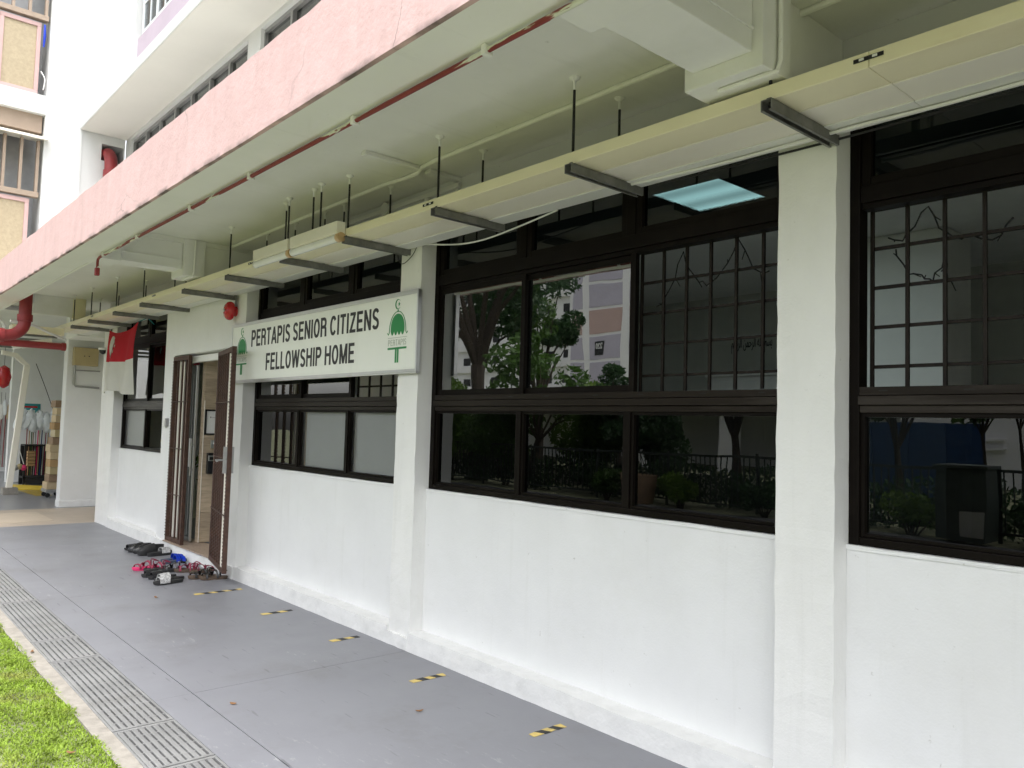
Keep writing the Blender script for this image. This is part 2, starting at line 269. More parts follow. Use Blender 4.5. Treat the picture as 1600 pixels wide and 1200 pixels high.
def peeling_red():
    m = mat('peeling_red_conduit', (0.22, 0.032, 0.03), 0.5, var=0.15, vs_=9)
    n = m.node_tree; L = n.links; b = n.nodes['Principled BSDF']
    tc = n.nodes.new('ShaderNodeTexCoord'); mp = n.nodes.new('ShaderNodeMapping'); mp.inputs['Scale'].default_value = (0.8, 5, 5)
    L.new(tc.outputs['Object'], mp.inputs[0])
    nz = n.nodes.new('ShaderNodeTexNoise'); nz.inputs['Scale'].default_value = 3; nz.inputs['Detail'].default_value = 5
    L.new(mp.outputs[0], nz.inputs['Vector'])
    r = n.nodes.new('ShaderNodeValToRGB'); r.color_ramp.elements[0].position = 0.57; r.color_ramp.elements[1].position = 0.585
    L.new(nz.outputs[0], r.inputs[0])
    mx = n.nodes.new('ShaderNodeMix'); mx.data_type = 'RGBA'; mx.inputs[7].default_value = (0.68, 0.70, 0.60, 1)
    src = b.inputs['Base Color'].links[0].from_socket
    L.new(r.outputs[0], mx.inputs[0]); L.new(src, mx.inputs[6]); L.new(mx.outputs[2], b.inputs['Base Color'])
    return m
PEEL = peeling_red()

# ------------------------------------------------------------------ mesh helpers
class MB:
    def __init__(s): s.v = []; s.f = []
    def box(s, x0, x1, y0, y1, z0, z1):
        b = len(s.v)
        s.v += [(x0, y0, z0), (x1, y0, z0), (x1, y1, z0), (x0, y1, z0), (x0, y0, z1), (x1, y0, z1), (x1, y1, z1), (x0, y1, z1)]
        s.f += [(b, b+3, b+2, b+1), (b+4, b+5, b+6, b+7), (b, b+1, b+5, b+4), (b+1, b+2, b+6, b+5), (b+2, b+3, b+7, b+6), (b+3, b, b+4, b+7)]
        return s
    def pipe(s, pts, r, n=10, cap=True):
        """tube through points; r is a number or a list"""
        pts = [Vector(p) for p in pts]; m = len(pts); rs = r if isinstance(r, (list, tuple)) else [r]*m
        base = len(s.v); ref = None
        for i, p in enumerate(pts):
            d = (pts[min(i+1, m-1)] - pts[max(i-1, 0)]).normalized()
            if ref is None: ref = d.orthogonal().normalized()
            a = (ref - d*ref.dot(d)); a = a.normalized() if a.length > 1e-6 else d.orthogonal().normalized()
            ref = a; c = d.cross(a)
            for k in range(n):
                t = 2*math.pi*k/n; q = p + (a*math.cos(t) + c*math.sin(t))*rs[i]; s.v.append(tuple(q))
        for i in range(m-1):
            for k in range(n):
                a0 = base+i*n+k; a1 = base+i*n+(k+1) % n
                s.f.append((a0, a1, a1+n, a0+n))
        if cap:
            s.f.append(tuple(base+k for k in range(n))[::-1]); s.f.append(tuple(base+(m-1)*n+k for k in range(n)))
        return s
    def prism(s, pts, axis, a, b):
        """extrude a 2-D outline along an axis from a to b"""
        base = len(s.v); n = len(pts)
        for t in (a, b):
            for p in pts:
                s.v.append({'x': (t, p[0], p[1]), 'y': (p[0], t, p[1]), 'z': (p[0], p[1], t)}[axis])
        s.f.append(tuple(base+i for i in range(n))[::-1]); s.f.append(tuple(base+n+i for i in range(n)))
        for i in range(n):
            j = (i+1) % n; s.f.append((base+i, base+j, base+n+j, base+n+i))
        return s
    def lathe(s, prof, c, axis='z', n=20):
        base = len(s.v); m = len(prof)
        for (r, h) in prof:
            for k in range(n):
                t = 2*math.pi*k/n; a, b = r*math.cos(t), r*math.sin(t)
                q = {'z': (a, b, h), 'y': (a, h, b), 'x': (h, a, b)}[axis]
                s.v.append((c[0]+q[0], c[1]+q[1], c[2]+q[2]))
        for i in range(m-1):
            for k in range(n):
                a0 = base+i*n+k; a1 = base+i*n+(k+1) % n; s.f.append((a0, a1, a1+n, a0+n))
        s.f.append(tuple(base+k for k in range(n))[::-1]); s.f.append(tuple(base+(m-1)*n+k for k in range(n)))
        return s
    def grid_box(s, x0, x1, y0, y1, z0, z1, step=0.12, jit=0.003, seed=1):
        """long box along x whose cross-section wanders a little, like hand-trowelled render"""
        R = random.Random(seed); n = max(2, int((x1-x0)/step)); base = len(s.v)
        for i in range(n+1):
            x = x0 + (x1-x0)*i/n; j = lambda: R.uniform(-jit, jit)
            s.v += [(x, y0+j(), z0), (x, y0+j()*0.8, (z0+z1)/2), (x, y0+j(), z1+j()), (x, y1, z1+j()*0.4), (x, y1, z0)]
        for i in range(n):
            for k in range(5):
                a = base+i*5+k; b = base+i*5+(k+1) % 5; s.f.append((a, b, b+5, a+5))
        s.f.append(tuple(base+k for k in range(5))[::-1]); s.f.append(tuple(base+n*5+k for k in range(5)))
        return s
    def mesh(s, name, bevel=0.0, smooth=False):
        me = bpy.data.meshes.new(name); me.from_pydata(s.v, [], s.f)
        bm = bmesh.new(); bm.from_mesh(me); bmesh.ops.recalc_face_normals(bm, faces=bm.faces)
        if bevel:
            es = [e for e in bm.edges if len(e.link_faces) == 2 and e.calc_face_angle(0) > 0.6]
            bmesh.ops.bevel(bm, geom=es, offset=bevel, segments=2, affect='EDGES', profile=0.5, clamp_overlap=True)
        bm.to_mesh(me); bm.free()
        if smooth:
            me.polygons.foreach_set('use_smooth', [True]*len(me.polygons))
            try: me.set_sharp_from_angle(angle=math.radians(40))
            except Exception: pass
        me.update(); return me
    def build(s, name, m, parent=None, bevel=0.0, smooth=False):
        me = s.mesh(name, bevel, smooth); me.materials.append(m); return link(name, me, parent)

def link(name, me, parent=None):
    o = bpy.data.objects.new(name, me); COL.objects.link(o)
    if parent is not None:
        o.parent = parent
        M = Matrix.Identity(4); q = parent
        chain = []
        while q is not None: chain.append(q); q = q.parent
        for q in reversed(chain): M = M @ q.matrix_parent_inverse @ q.matrix_basis
        o.matrix_parent_inverse = M.inverted()
    return o
def tag(o, label=None, cat=None, group=None, kind=None):
    if label: o['label'] = label
    if cat: o['category'] = cat
    if group: o['group'] = group
    if kind: o['kind'] = kind
    return o
def thing(name, label, cat, loc=(0, 0, 0), group=None, rz=0):
    o = bpy.data.objects.new(name, None); COL.objects.link(o); o.location = loc; o.rotation_euler = (0, 0, rz); o.empty_display_size = 0.1
    return tag(o, label, cat, group)
def local(name, me, m, parent):
    """part given in the thing's own coordinates"""
    if m is not None and not me.materials: me.materials.append(m)
    o = bpy.data.objects.new(name, me); COL.objects.link(o); o.parent = parent; return o
def bx(*a): return MB().box(*a)
def copy_tree(o, parent=None):
    c = o.copy(); COL.objects.link(c); c.parent = parent
    for ch in list(o.children): copy_tree(ch, c)
    return c
def text_mesh(body, font=None, offset=0.0, ext=0.0, spacing=1.0):
    cu = bpy.data.curves.new('t', 'FONT'); cu.body = body; cu.size = 1; cu.offset = offset; cu.extrude = ext; cu.resolution_u = 4; cu.space_character = spacing
    ob = bpy.data.objects.new('t', cu); COL.objects.link(ob)
    dg = bpy.context.evaluated_depsgraph_get(); me = bpy.data.meshes.new_from_object(ob.evaluated_get(dg))
    bpy.data.objects.remove(ob); bpy.data.curves.remove(cu); return me
def text_on_wall(name, body, m, parent, x0, x1, z0, z1, y, offset=0.0, flip=False, thick=0.002, capfit=True, spacing=1.0, axis='y', z_all=False):
    """lettering lying in a plane y = const (facing -y) or x = const (facing +x), fitted to a rectangle"""
    me = text_mesh(body, offset=offset, ext=0.01, spacing=spacing)
    n = len(me.vertices); co = np.empty(n*3); me.vertices.foreach_get('co', co); co = co.reshape(-1, 3)
    mn, mx = co.min(0), co.max(0)
    u = (co[:, 0]-mn[0])/(mx[0]-mn[0]); v = (co[:, 1]-mn[1])/(mx[1]-mn[1]); d = (co[:, 2]-mn[2])/max(1e-6, mx[2]-mn[2])
    new = np.empty_like(co)
    if axis == 'y':
        new[:, 0] = x0 + u*(x1-x0); new[:, 1] = y - d*thick
    elif axis == '-y':
        new[:, 0] = x1 - u*(x1-x0); new[:, 1] = y + d*thick
    else:
        new[:, 1] = x0 + u*(x1-x0); new[:, 0] = y + d*thick
    new[:, 2] = z0 + v*(z1-z0)
    me.vertices.foreach_set('co', new.ravel()); me.materials.clear(); me.materials.append(m); me.update()
    return link(name, me, parent)

# ------------------------------------------------------------------ condensed grotesque capitals drawn as ribbons
def _arc(cx, cy, rx, ry, a0, a1, n=10): return [(cx+rx*math.cos(math.radians(a0+(a1-a0)*i/n)), cy+ry*math.sin(math.radians(a0+(a1-a0)*i/n))) for i in range(n+1)]
_t = 0.075        # half stroke
_L, _R, _B, _T, _M = _t, 0.56-_t, _t, 1-_t, 0.5
GLY = {
 'P': (0.56, [[(_L, 0), (_L, 1)], [(_L, _T), (0.30, _T)]+_arc(0.30, 0.705, 0.185, 0.22, 90, -90)+[(_L, 0.485)]]),
 'R': (0.58, [[(_L, 0), (_L, 1)], [(_L, _T), (0.30, _T)]+_arc(0.30, 0.715, 0.185, 0.21, 90, -90)+[(_L, 0.505)], [(0.30, 0.505)]+_arc(0.33, 0.36, 0.155, 0.145, 90, 0, 5)+[(0.50, 0.0)]]),
 'E': (0.52, [[(_L, 0), (_L, 1)], [(_L, _T), (0.50, _T)], [(_L, 0.52), (0.46, 0.52)], [(_L, _B), (0.51, _B)]]),
 'F': (0.48, [[(_L, 0), (_L, 1)], [(_L, _T), (0.48, _T)], [(_L, 0.50), (0.43, 0.50)]]),
 'L': (0.46, [[(_L, 0), (_L, 1)], [(_L, _B), (0.46, _B)]]),
 'T': (0.50, [[(0.25, 0), (0.25, 1)], [(0.0, _T), (0.50, _T)]]),
 'I': (0.16, [[(0.08, 0), (0.08, 1)]]),
 'H': (0.58, [[(_L, 0), (_L, 1)], [(0.58-_t, 0), (0.58-_t, 1)], [(_L, 0.53), (0.58-_t, 0.53)]]),
 'N': (0.58, [[(_L, 0), (_L, 1)], [(0.58-_t, 0), (0.58-_t, 1)], [(_L+0.01, 0.985), (0.57-_t, 0.015)]]),
 'M': (0.70, [[(_L, 0), (_L, 1)], [(0.70-_t, 0), (0.70-_t, 1)], [(_L+0.02, 0.99), (0.35, 0.03)], [(0.35, 0.03), (0.68-_t, 0.99)]]),
 'A': (0.60, [[(0.05, 0), (0.30, 0.98)], [(0.30, 0.98), (0.55, 0)], [(0.12, 0.30), (0.48, 0.30)]]),
 'Z': (0.52, [[(0.03, _T), (0.50, _T)], [(0.45, 0.95), (0.07, 0.05)], [(0.0, _B), (0.52, _B)]]),
 'W': (0.82, [[(0.05, 1), (0.21, 0.02)], [(0.21, 0.02), (0.41, 0.97)], [(0.41, 0.97), (0.61, 0.02)], [(0.61, 0.02), (0.77, 1)]]),
 'O': (0.60, [_arc(0.30, 0.5, 0.225, 0.43, 0, 360, 32)]),
 'C': (0.58, [_arc(0.30, 0.5, 0.225, 0.43, 38, 322, 26)]),
 'S': (0.54, [_arc(0.27, 0.725, 0.19, 0.20, 20, 250, 16)[:-1]+[(0.20, 0.54), (0.34, 0.47)]+_arc(0.27, 0.275, 0.195, 0.205, 70, -160, 16)[1:]]),
}
def ribbon(mb, pts, half, y0, y1):
    n = len(pts); Lf, Rt = [], []
    closed = n > 3 and abs(pts[0][0]-pts[-1][0]) < 1e-6 and abs(pts[0][1]-pts[-1][1]) < 1e-6
    for i in range(n):
        a = pts[i-1] if i > 0 else (pts[-2] if closed else pts[0]); b = pts[i+1] if i < n-1 else (pts[1] if closed else pts[-1]); p = pts[i]
        def nrm(u, v):
            dx, dy = v[0]-u[0], v[1]-u[1]; l = math.hypot(dx, dy)
            return (-dy/l, dx/l) if l > 1e-9 else None
        n1, n2 = nrm(a, p), nrm(p, b); n1 = n1 or n2; n2 = n2 or n1
        mx_, my = n1[0]+n2[0], n1[1]+n2[1]; l = math.hypot(mx_, my) or 1; mx_, my = mx_/l, my/l
        k = half/max(0.5, mx_*n1[0]+my*n1[1])
        Lf.append((p[0]+mx_*k, p[1]+my*k)); Rt.append((p[0]-mx_*k, p[1]-my*k))
    base = len(mb.v)
    for y in (y0, y1):
        for q in Lf+Rt: mb.v.append((q[0], y, q[1]))
    for i in range(n-1):
        a, b, c, d = base+i, base+i+1, base+n+i+1, base+n+i
        mb.f += [(a, b, c, d), (a+2*n, d+2*n, c+2*n, b+2*n), (a, a+2*n, b+2*n, b), (d, c, c+2*n, d+2*n)]
    mb.f += [(base, base+n, base+3*n, base+2*n), (base+n-1, base+3*n-1, base+4*n-1, base+2*n-1)]
def sign_line(text, m, parent, x0, x1, z0, z1, yface, half=_t, gap=0.11, space=0.24, thick=0.0015):
    W = sum((GLY[c][0]+gap) if c != ' ' else space for c in text)-gap
    sx, sz = (x1-x0)/W, z1-z0; x = 0
    for c in text:
        if c == ' ': x += space; continue
        w_, strokes = GLY[c]; mb = MB()
        for k, st in enumerate(strokes):
            # stroke width is kept even after the letters are condensed
            asp = sx/sz; p2 = [((x+p[0])*asp, p[1]) for p in st]
            m2 = MB(); ribbon(m2, p2, half*0.84, 0, 1)
            b = len(mb.v); mb.v += [(x0+v[0]*sz, yface-(thick+0.00025*k)*v[1], z0+min(1, max(0, v[2]))*sz) for v in m2.v]; mb.f += [tuple(i+b for i in f) for f in m2.f]
        mb.build('letter', m, parent); x += w_+gap

# ================================================================== SETTING
tag(bx(-160, 160, -160, 160, -1.2, -0.62).build('ground', SOIL), kind='structure')
lawn_m = MB()
nx = 60
for i in range(nx):
    xa = -60 + 80*i/nx; xb = -60 + 80*(i+1)/nx
    b = len(lawn_m.v)
    lawn_m.v += [(xa, -5.0, 0.0), (xb, -5.0, 0.0), (xb, 1.06+0.012*math.sin(xb*7)+0.008*math.sin(xb*19), -0.012), (xa, 1.06+0.012*math.sin(xa*7)+0.008*math.sin(xa*19), -0.012)]
    lawn_m.f.append((b, b+1, b+2, b+3))
lawn_m.box(-60, 20, -5.0, 1.0, -0.3, -0.02)
lawn = tag(lawn_m.build('lawn', SOIL), kind='structure')
tag(bx(-60, 20, -60, -6.25, -0.5, -0.006).build('planting_ground', SOIL), kind='structure')
tag(bx(-60, 20, -6.25, -5.0, -0.5, 0.012).build('footpath', PATH), kind='structure')
kerb = tag(MB().grid_box(-40, 6, 1.052, 1.137, -0.4, 0.0, step=0.15, jit=0.006, seed=4).build('kerb', CONC), kind='structure')
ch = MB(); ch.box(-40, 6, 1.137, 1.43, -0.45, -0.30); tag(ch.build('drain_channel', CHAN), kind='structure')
walk = MB().box(-14.7, 6, 1.43, 3.3, -0.45, -0.035)
walkway = tag(walk.build('walkway', CHAN), kind='structure')
xs = [-12.25, -10.2, -7.3, -4.42, -1.5, 1.5, 6]
for i in range(len(xs)-1):
    bx(xs[i]+0.0015, xs[i+1]-0.0015, 1.6275, 3.3, -0.035, 0.0).build('floor_slab', FLOOR, walkway)
    bx(xs[i]+0.0005, xs[i+1]-0.0005, 1.424, 1.6225, -0.035, 0.0).build('floor_slab', FLOOR, walkway)
# dark recessed lip of the drain and its fill below the joints
far = tag(bx(-40, -12.252, 1.43, 9, -0.45, -0.008).build('far_walkway', GREYF), kind='structure')
bx(-14.35, -12.255, 1.5, 3.6, -0.008, -0.002).build('painted_patch', BEIGE, far)
bx(-13.9, -12.7, 1.5, 2.6, -0.002, 0.0015).build('painted_patch', BEIGE2, far)
tag(bx(-40, -12.252, -12, 1.137, -0.45, -0.01).build('far_apron', GREYF), kind='structure') if False else None

# ================================================================== DRAIN GRATINGS
def make_grate(L):
    root = bpy.data.objects.new('drain_grate', None)
    fr = MB(); fr.box(0.004, 0.022, 0, 0.284, -0.03, 0); fr.box(L-0.022, L-0.004, 0, 0.284, -0.03, 0)
    fr.box(0.0225, L-0.0225, 0, 0.012, -0.03, -0.001); fr.box(0.0225, L-0.0225, 0.272, 0.284, -0.03, -0.001)
    parts = [('frame', fr.mesh('frame', 0.0015), Vector((0, 0, 0)))]
    bar = MB().box(0.0225, L-0.0225, 0, 0.0222, -0.028, 0).mesh('bar', 0.002)
    for k in range(8): parts.append(('bar', bar, Vector((0, 0.0155+k*0.0318, -0.002))))
    rods = MB(); n = max(3, int(L/0.105))
    for k in range(1, n): rods.box(L*k/n-0.004, L*k/n+0.004, 0.0125, 0.2715, -0.02, -0.0045)
    parts.append(('cross_rods', rods.mesh('cross_rods'), Vector((0, 0, 0))))
    return parts
GL, GS = make_grate(1.355), make_grate(0.535)
for parts in (GL, GS):
    for _, me, _l in parts:
        if not me.materials: me.materials.append(GRATE)
ORD = ['nearest', 'second nearest', 'third nearest', 'fourth nearest', 'fifth nearest', 'sixth nearest', 'seventh nearest', 'eighth nearest', 'ninth nearest', 'tenth nearest', 'eleventh nearest', 'twelfth nearest']
x = -2.2; kl = ks = 0
while x > -16:
    for L, parts, nm in ((1.36, GL, 'long'), (0.54, GS, 'short')):
        x -= L
        idx = kl if nm == 'long' else ks
        if nm == 'long': kl += 1
        else: ks += 1
        g = thing('drain_grate', '%s steel drain grating, %s of the %s ones to the camera' % (nm, ORD[idx], nm), 'drain grate', (x, 1.139, 0), 'gratings along the drain')
        for pn, me, lo in parts:
            o = local(pn, me, None, g); o.location = lo
bx(-40, x-0.005, 1.14, 1.423, -0.03, -0.004).build('drain_cover', GRATE); tag(bpy.data.objects['drain_cover'], kind='structure')

# ================================================================== GRASS
def grass(x0, x1, y0, y1, n, name, label, hmin, hmax, wd):
    px = NP.uniform(x0, x1, n); py = NP.uniform(y0, y1, n)
    edge = 1.068+0.006*np.sin(px*7)+0.004*np.sin(px*19)
    py = np.minimum(py, edge - np.abs(NP.normal(0, 0.006, n)))
    h = NP.uniform(hmin, hmax, n)*(0.8+0.35*np.sin(px*9+py*5)*np.sin(py*13-px*3)); a = NP.uniform(0, 2*np.pi, n); ln = NP.uniform(0.4, 1.5, n)*h
    wv = NP.uniform(0.7, 1.3, n)*wd
    dx, dy = np.cos(a), np.sin(a); sx, sy_ = -dy*wv, dx*wv
    V = np.empty((n, 5, 3)); z0 = -0.012
    V[:, 0] = np.stack([px+sx*.6, py+sy_*.6, np.full(n, z0)], 1); V[:, 1] = np.stack([px-sx*.6, py-sy_*.6, np.full(n, z0)], 1)
    mx_, my = px+dx*ln*.45, py+dy*ln*.45
    V[:, 2] = np.stack([mx_-sx, my-sy_, z0+h*.75], 1); V[:, 3] = np.stack([mx_+sx, my+sy_, z0+h*.75], 1)
    V[:, 4] = np.stack([px+dx*ln, py+dy*ln, z0+h], 1)
    idx = np.arange(n)[:, None]*5
    quads = (idx+np.array([[0, 1, 2, 3]])).tolist(); tris = (idx+np.array([[3, 2, 4]])).tolist()
    me = bpy.data.meshes.new(name); me.from_pydata(V.reshape(-1, 3).tolist(), [], quads+tris); me.materials.append(GRASS)
    o = link(name, me); tag(o, label, 'grass', kind='stuff'); return o
grass(-8.6, -2.9, 0.3, 1.08, 95000, 'lawn_grass', 'bright green lawn grass beside the concrete drain kerb', 0.008, 0.022, 0.0027)
grass(-26, 8, -4.9, 0.1, 26000, 'far_lawn_grass', 'green lawn grass between the path and the drain', 0.03, 0.07, 0.010)

# ================================================================== MAIN BUILDING
bld = thing('apartment_block', 'white apartment block ground floor with dark framed windows and pink edged canopy', 'building', (-6, 3.2, 0))
P = lambda mb, n, m, bevel=0.0, smooth=False, parent=bld: mb.build(n, m, parent, bevel, smooth)
WY = 3.135
# pillars: (x0, x1)
PIL = {'p3': (-1.755, -1.502), 'p2': (-4.661, -4.413), 'p1': (-7.575, -7.329), 'p0': (-12.31, -11.685), 'p4': (1.15, 1.40), 'p5': (4.05, 4.30)}
for k, (a, b) in PIL.items():
    pm = MB(); R = random.Random(sum(map(ord, k))); n = 40
    # front face wanders a few millimetres like trowelled plaster
    base = len(pm.v)
    for i in range(n+1):
        z = -0.03 + 2.88*i/n; j = lambda s=0.0022: R.uniform(-s, s)
        pm.v += [(a+j(), 3.03+j(), z), ((a+b)/2, 3.03+j(), z), (b+j(), 3.03+j(), z), (b, 3.30, z), (a, 3.30, z)]
    for i in range(n):
        for q in range(5):
            c0 = base+i*5+q; c1 = base+i*5+(q+1) % 5; pm.f.append((c0, c1, c1+5, c0+5))
    pm.f.append(tuple(base+q for q in range(5))[::-1]); pm.f.append(tuple(base+n*5+q for q in range(5)))
    P(pm, 'pillar', PILL)
# wall panels below windows, sills, skirting
bays = [(-11.685, -9.62, 11), (-7.329, -4.661, 12), (-4.413, -1.755, 13), (-1.502, 1.15, 14), (1.40, 4.05, 15)]
for a, b, sd_ in bays:
    P(bx(a, b, WY, 3.30, -0.02, 1.048), 'wall_panel', WALL)
    P(MB().grid_box(a, b, WY-0.006, 3.20, 1.0485, 1.066, 0.15, 0.0025, sd_+20), 'sill', WALL)
    P(MB().grid_box(a-0.002, b+0.002, 3.014, WY-0.001, -0.02, 0.118, 0.1, 0.0035, sd_), 'skirting', SKIRT)
P(MB().grid_box(-1.757, -1.500, 3.0145, 3.032, -0.02, 0.085, 0.05, 0.004, 31), 'skirting', SKIRT)
P(MB().grid_box(-4.663, -4.411, 3.0145, 3.032, -0.02, 0.085, 0.05, 0.004, 32), 'skirting', SKIRT)
# entrance block, flush with the pillars
P(bx(-9.62, -9.30, 3.03, 3.30, -0.02, 2.205), 'wall_panel', WALL)
P(bx(-9.62, -7.576, 3.03, 3.30, 2.2052, 2.8499), 'wall_panel', WALL)
P(MB().grid_box(-9.618, -7.33, 3.008, 3.029, -0.02, 0.112, 0.08, 0.004, 41), 'skirting', SKIRT)
P(bx(-9.29, -7.60, 2.995, 3.12, 0.113, 0.126), 'threshold', TILE, 0.002)
P(bx(-9.30, -7.576, 3.125, 3.32, 0.0, 0.122), 'threshold', TILE)
# lintel wall above the windows
P(bx(-12.31, 5, 3.08, 3.30, 2.851, 3.125), 'lintel', WALL)
# canopy: slab, edge beam, pink fascia
P(bx(-12.35, 5, 1.60, 3.32, 3.126, 3.20), 'ceiling_slab', CEIL)
P(bx(-12.35, 5, 1.479, 1.70, 2.832, 3.1255), 'edge_beam', CEIL, 0.004)
P(MB().grid_box(-12.35, 5, 1.456, 1.478, 2.828, 3.225, 0.14, 0.003, 51), 'fascia', PINK)
P(bx(-12.35, 5, 1.4785, 1.60, 3.1262, 3.222), 'fascia_top', PINK)
# fascia upstand mid-row so the render wanders between top and bottom edges is in grid_box
for xc in (-1.63, -7.45):
    P(bx(xc-0.124, xc+0.126, 1.889, 2.409, 2.85, 3.1257), 'cross_beam', BEAMP, 0.004)
    P(bx(xc-0.165, xc+0.168, 1.7005, 1.888, 2.834, 3.1257), 'beam_collar', BEAMP, 0.004)
    P(bx(xc-0.165, xc+0.168, 2.41, 2.60, 2.79, 3.1257), 'beam_collar', BEAMP, 0.004)
    P(bx(xc-0.128, xc+0.131, 2.601, 3.079, 2.775, 3.1257), 'column_head', BEAMP, 0.004)
    P(bx(xc+0.1265, xc+0.134, 1.889, 2.409, 2.93, 2.938), 'beam_groove', BEAMP)
P(bx(-7.36, -7.30, 1.95, 3.0, 3.085, 3.1255), 'cable_cover', CEIL)
for xc in (-1.63, -7.45):
    o = MB().pipe([(xc+0.185, 2.50, 3.12), (xc+0.185, 2.50, 2.83), (xc+0.178, 2.49, 2.79), (xc+0.15, 2.47, 2.78), (xc-0.05, 2.47, 2.78)], 0.009, 8).build('conduit', CEIL, bld, 0, True)
    P(bx(xc-0.20, xc+0.16, 2.62, 2.66, 2.757, 2.7745), 'steel_angle', RODM)
# tall column beside the far end of the canopy
P(bx(-12.34, -12.30, 2.12, 2.60, 2.86, 3.1257), 'beam_collar', BEAMP, 0.004)
P(bx(-12.36, -12.28, 2.601, 2.76, 2.84, 3.1257), 'beam_collar', CREAM, 0.004)
# upper floor: wall, ribbon window, soffit slab, set-back wall above
P(bx(-12.26, 5, 3.16, 3.36, 3.20, 4.55), 'upper_wall', UPW)
P(bx(-12.26, 5, 3.16, 3.36, 5.47, 5.518), 'upper_wall', UPW)
P(bx(-12.26, -12.03, 3.158, 3.36, 4.551, 5.469), 'upper_wall', UPW)
P(bx(-7.92, -7.60, 3.158, 3.36, 4.551, 5.469), 'upper_wall', UPW)
P(bx(-3.30, -3.0, 3.158, 3.36, 4.551, 5.469), 'upper_wall', UPW)
P(bx(-12.255, 5, 2.55, 3.36, 5.519, 5.66), 'upper_slab', UPW, 0.006)
P(bx(-12.25, 5, 2.562, 3.158, 5.512, 5.5185), 'soffit', SOFF)
P(bx(-9.92, 5, 2.62, 2.80, 5.661, 6.0), 'upper_wall', LAV)
P(bx(-9.92, 5, 2.62, 2.80, 7.4, 8.5), 'upper_wall', UPW)
P(bx(-12.26, -9.921, 2.585, 2.80, 5.661, 8.5), 'upper_wall', UPW)
P(bx(-12.26, -9.84, 2.80, 3.3, 5.661, 8.5), 'upper_wall', UPW)
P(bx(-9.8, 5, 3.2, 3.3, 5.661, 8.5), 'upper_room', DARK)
for (xa, xb) in ((-12.03, -7.92), (-7.60, -3.30)):
    fr = MB(); fr.box(xa, xb, 3.20, 3.26, 5.43, 5.469); fr.box(xa, xb, 3.20, 3.26, 4.551, 4.60)
    wf = P(fr, 'ribbon_window', SILV if False else GREYM)
    n = 7
    for i in range(n+1):
        xm = xa + (xb-xa)*i/n; wdt = 0.022
        bx(max(xa, xm-wdt), min(xb, xm+wdt), 3.195, 3.265, 4.601, 5.429).build('mullion', GREYM, wf)
    for i in range(n):
        x0_, x1_ = xa+(xb-xa)*i/n+0.023, xa+(xb-xa)*(i+1)/n-0.023
        bx(x0_, x1_, 3.228+0.012*(i % 2), 3.232+0.012*(i % 2), 4.601, 5.429).build('pane', GLASS, wf)
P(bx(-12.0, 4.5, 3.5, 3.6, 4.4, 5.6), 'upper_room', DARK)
# white gridded casement windows of the storey above
WFR = mat('white_window_frame', (0.74, 0.78, 0.82), 0.4, var=0.02)
for xa in (-9.80, -8.66, -7.52, -6.38):
    fr = MB()
    fr.box(xa, xa+1.08, 2.625, 2.665, 6.0, 6.045); fr.box(xa, xa+1.08, 2.625, 2.665, 7.35, 7.39)
    fr.box(xa, xa+0.04, 2.6255, 2.665, 6.046, 7.349); fr.box(xa+1.04, xa+1.08, 2.6255, 2.665, 6.046, 7.349); fr.box(xa+0.52, xa+0.56, 2.6255, 2.665, 6.046, 7.349)
    wf = P(fr, 'casement_window', WFR, 0.003)
    for i in range(2):
        c = xa + 0.04 + 0.52*i
        bx(c+0.23, c+0.25, 2.632, 2.655, 6.046, 7.349).build('glazing_bar', WFR, wf)
        for j in range(1, 4): bx(c+0.001, c+0.479, 2.633, 2.654, 6.046+0.33*j, 6.066+0.33*j).build('glazing_bar', WFR, wf)
        bx(c, c+0.48, 2.642, 2.645, 6.046, 7.349).build('pane', GLASS, wf)

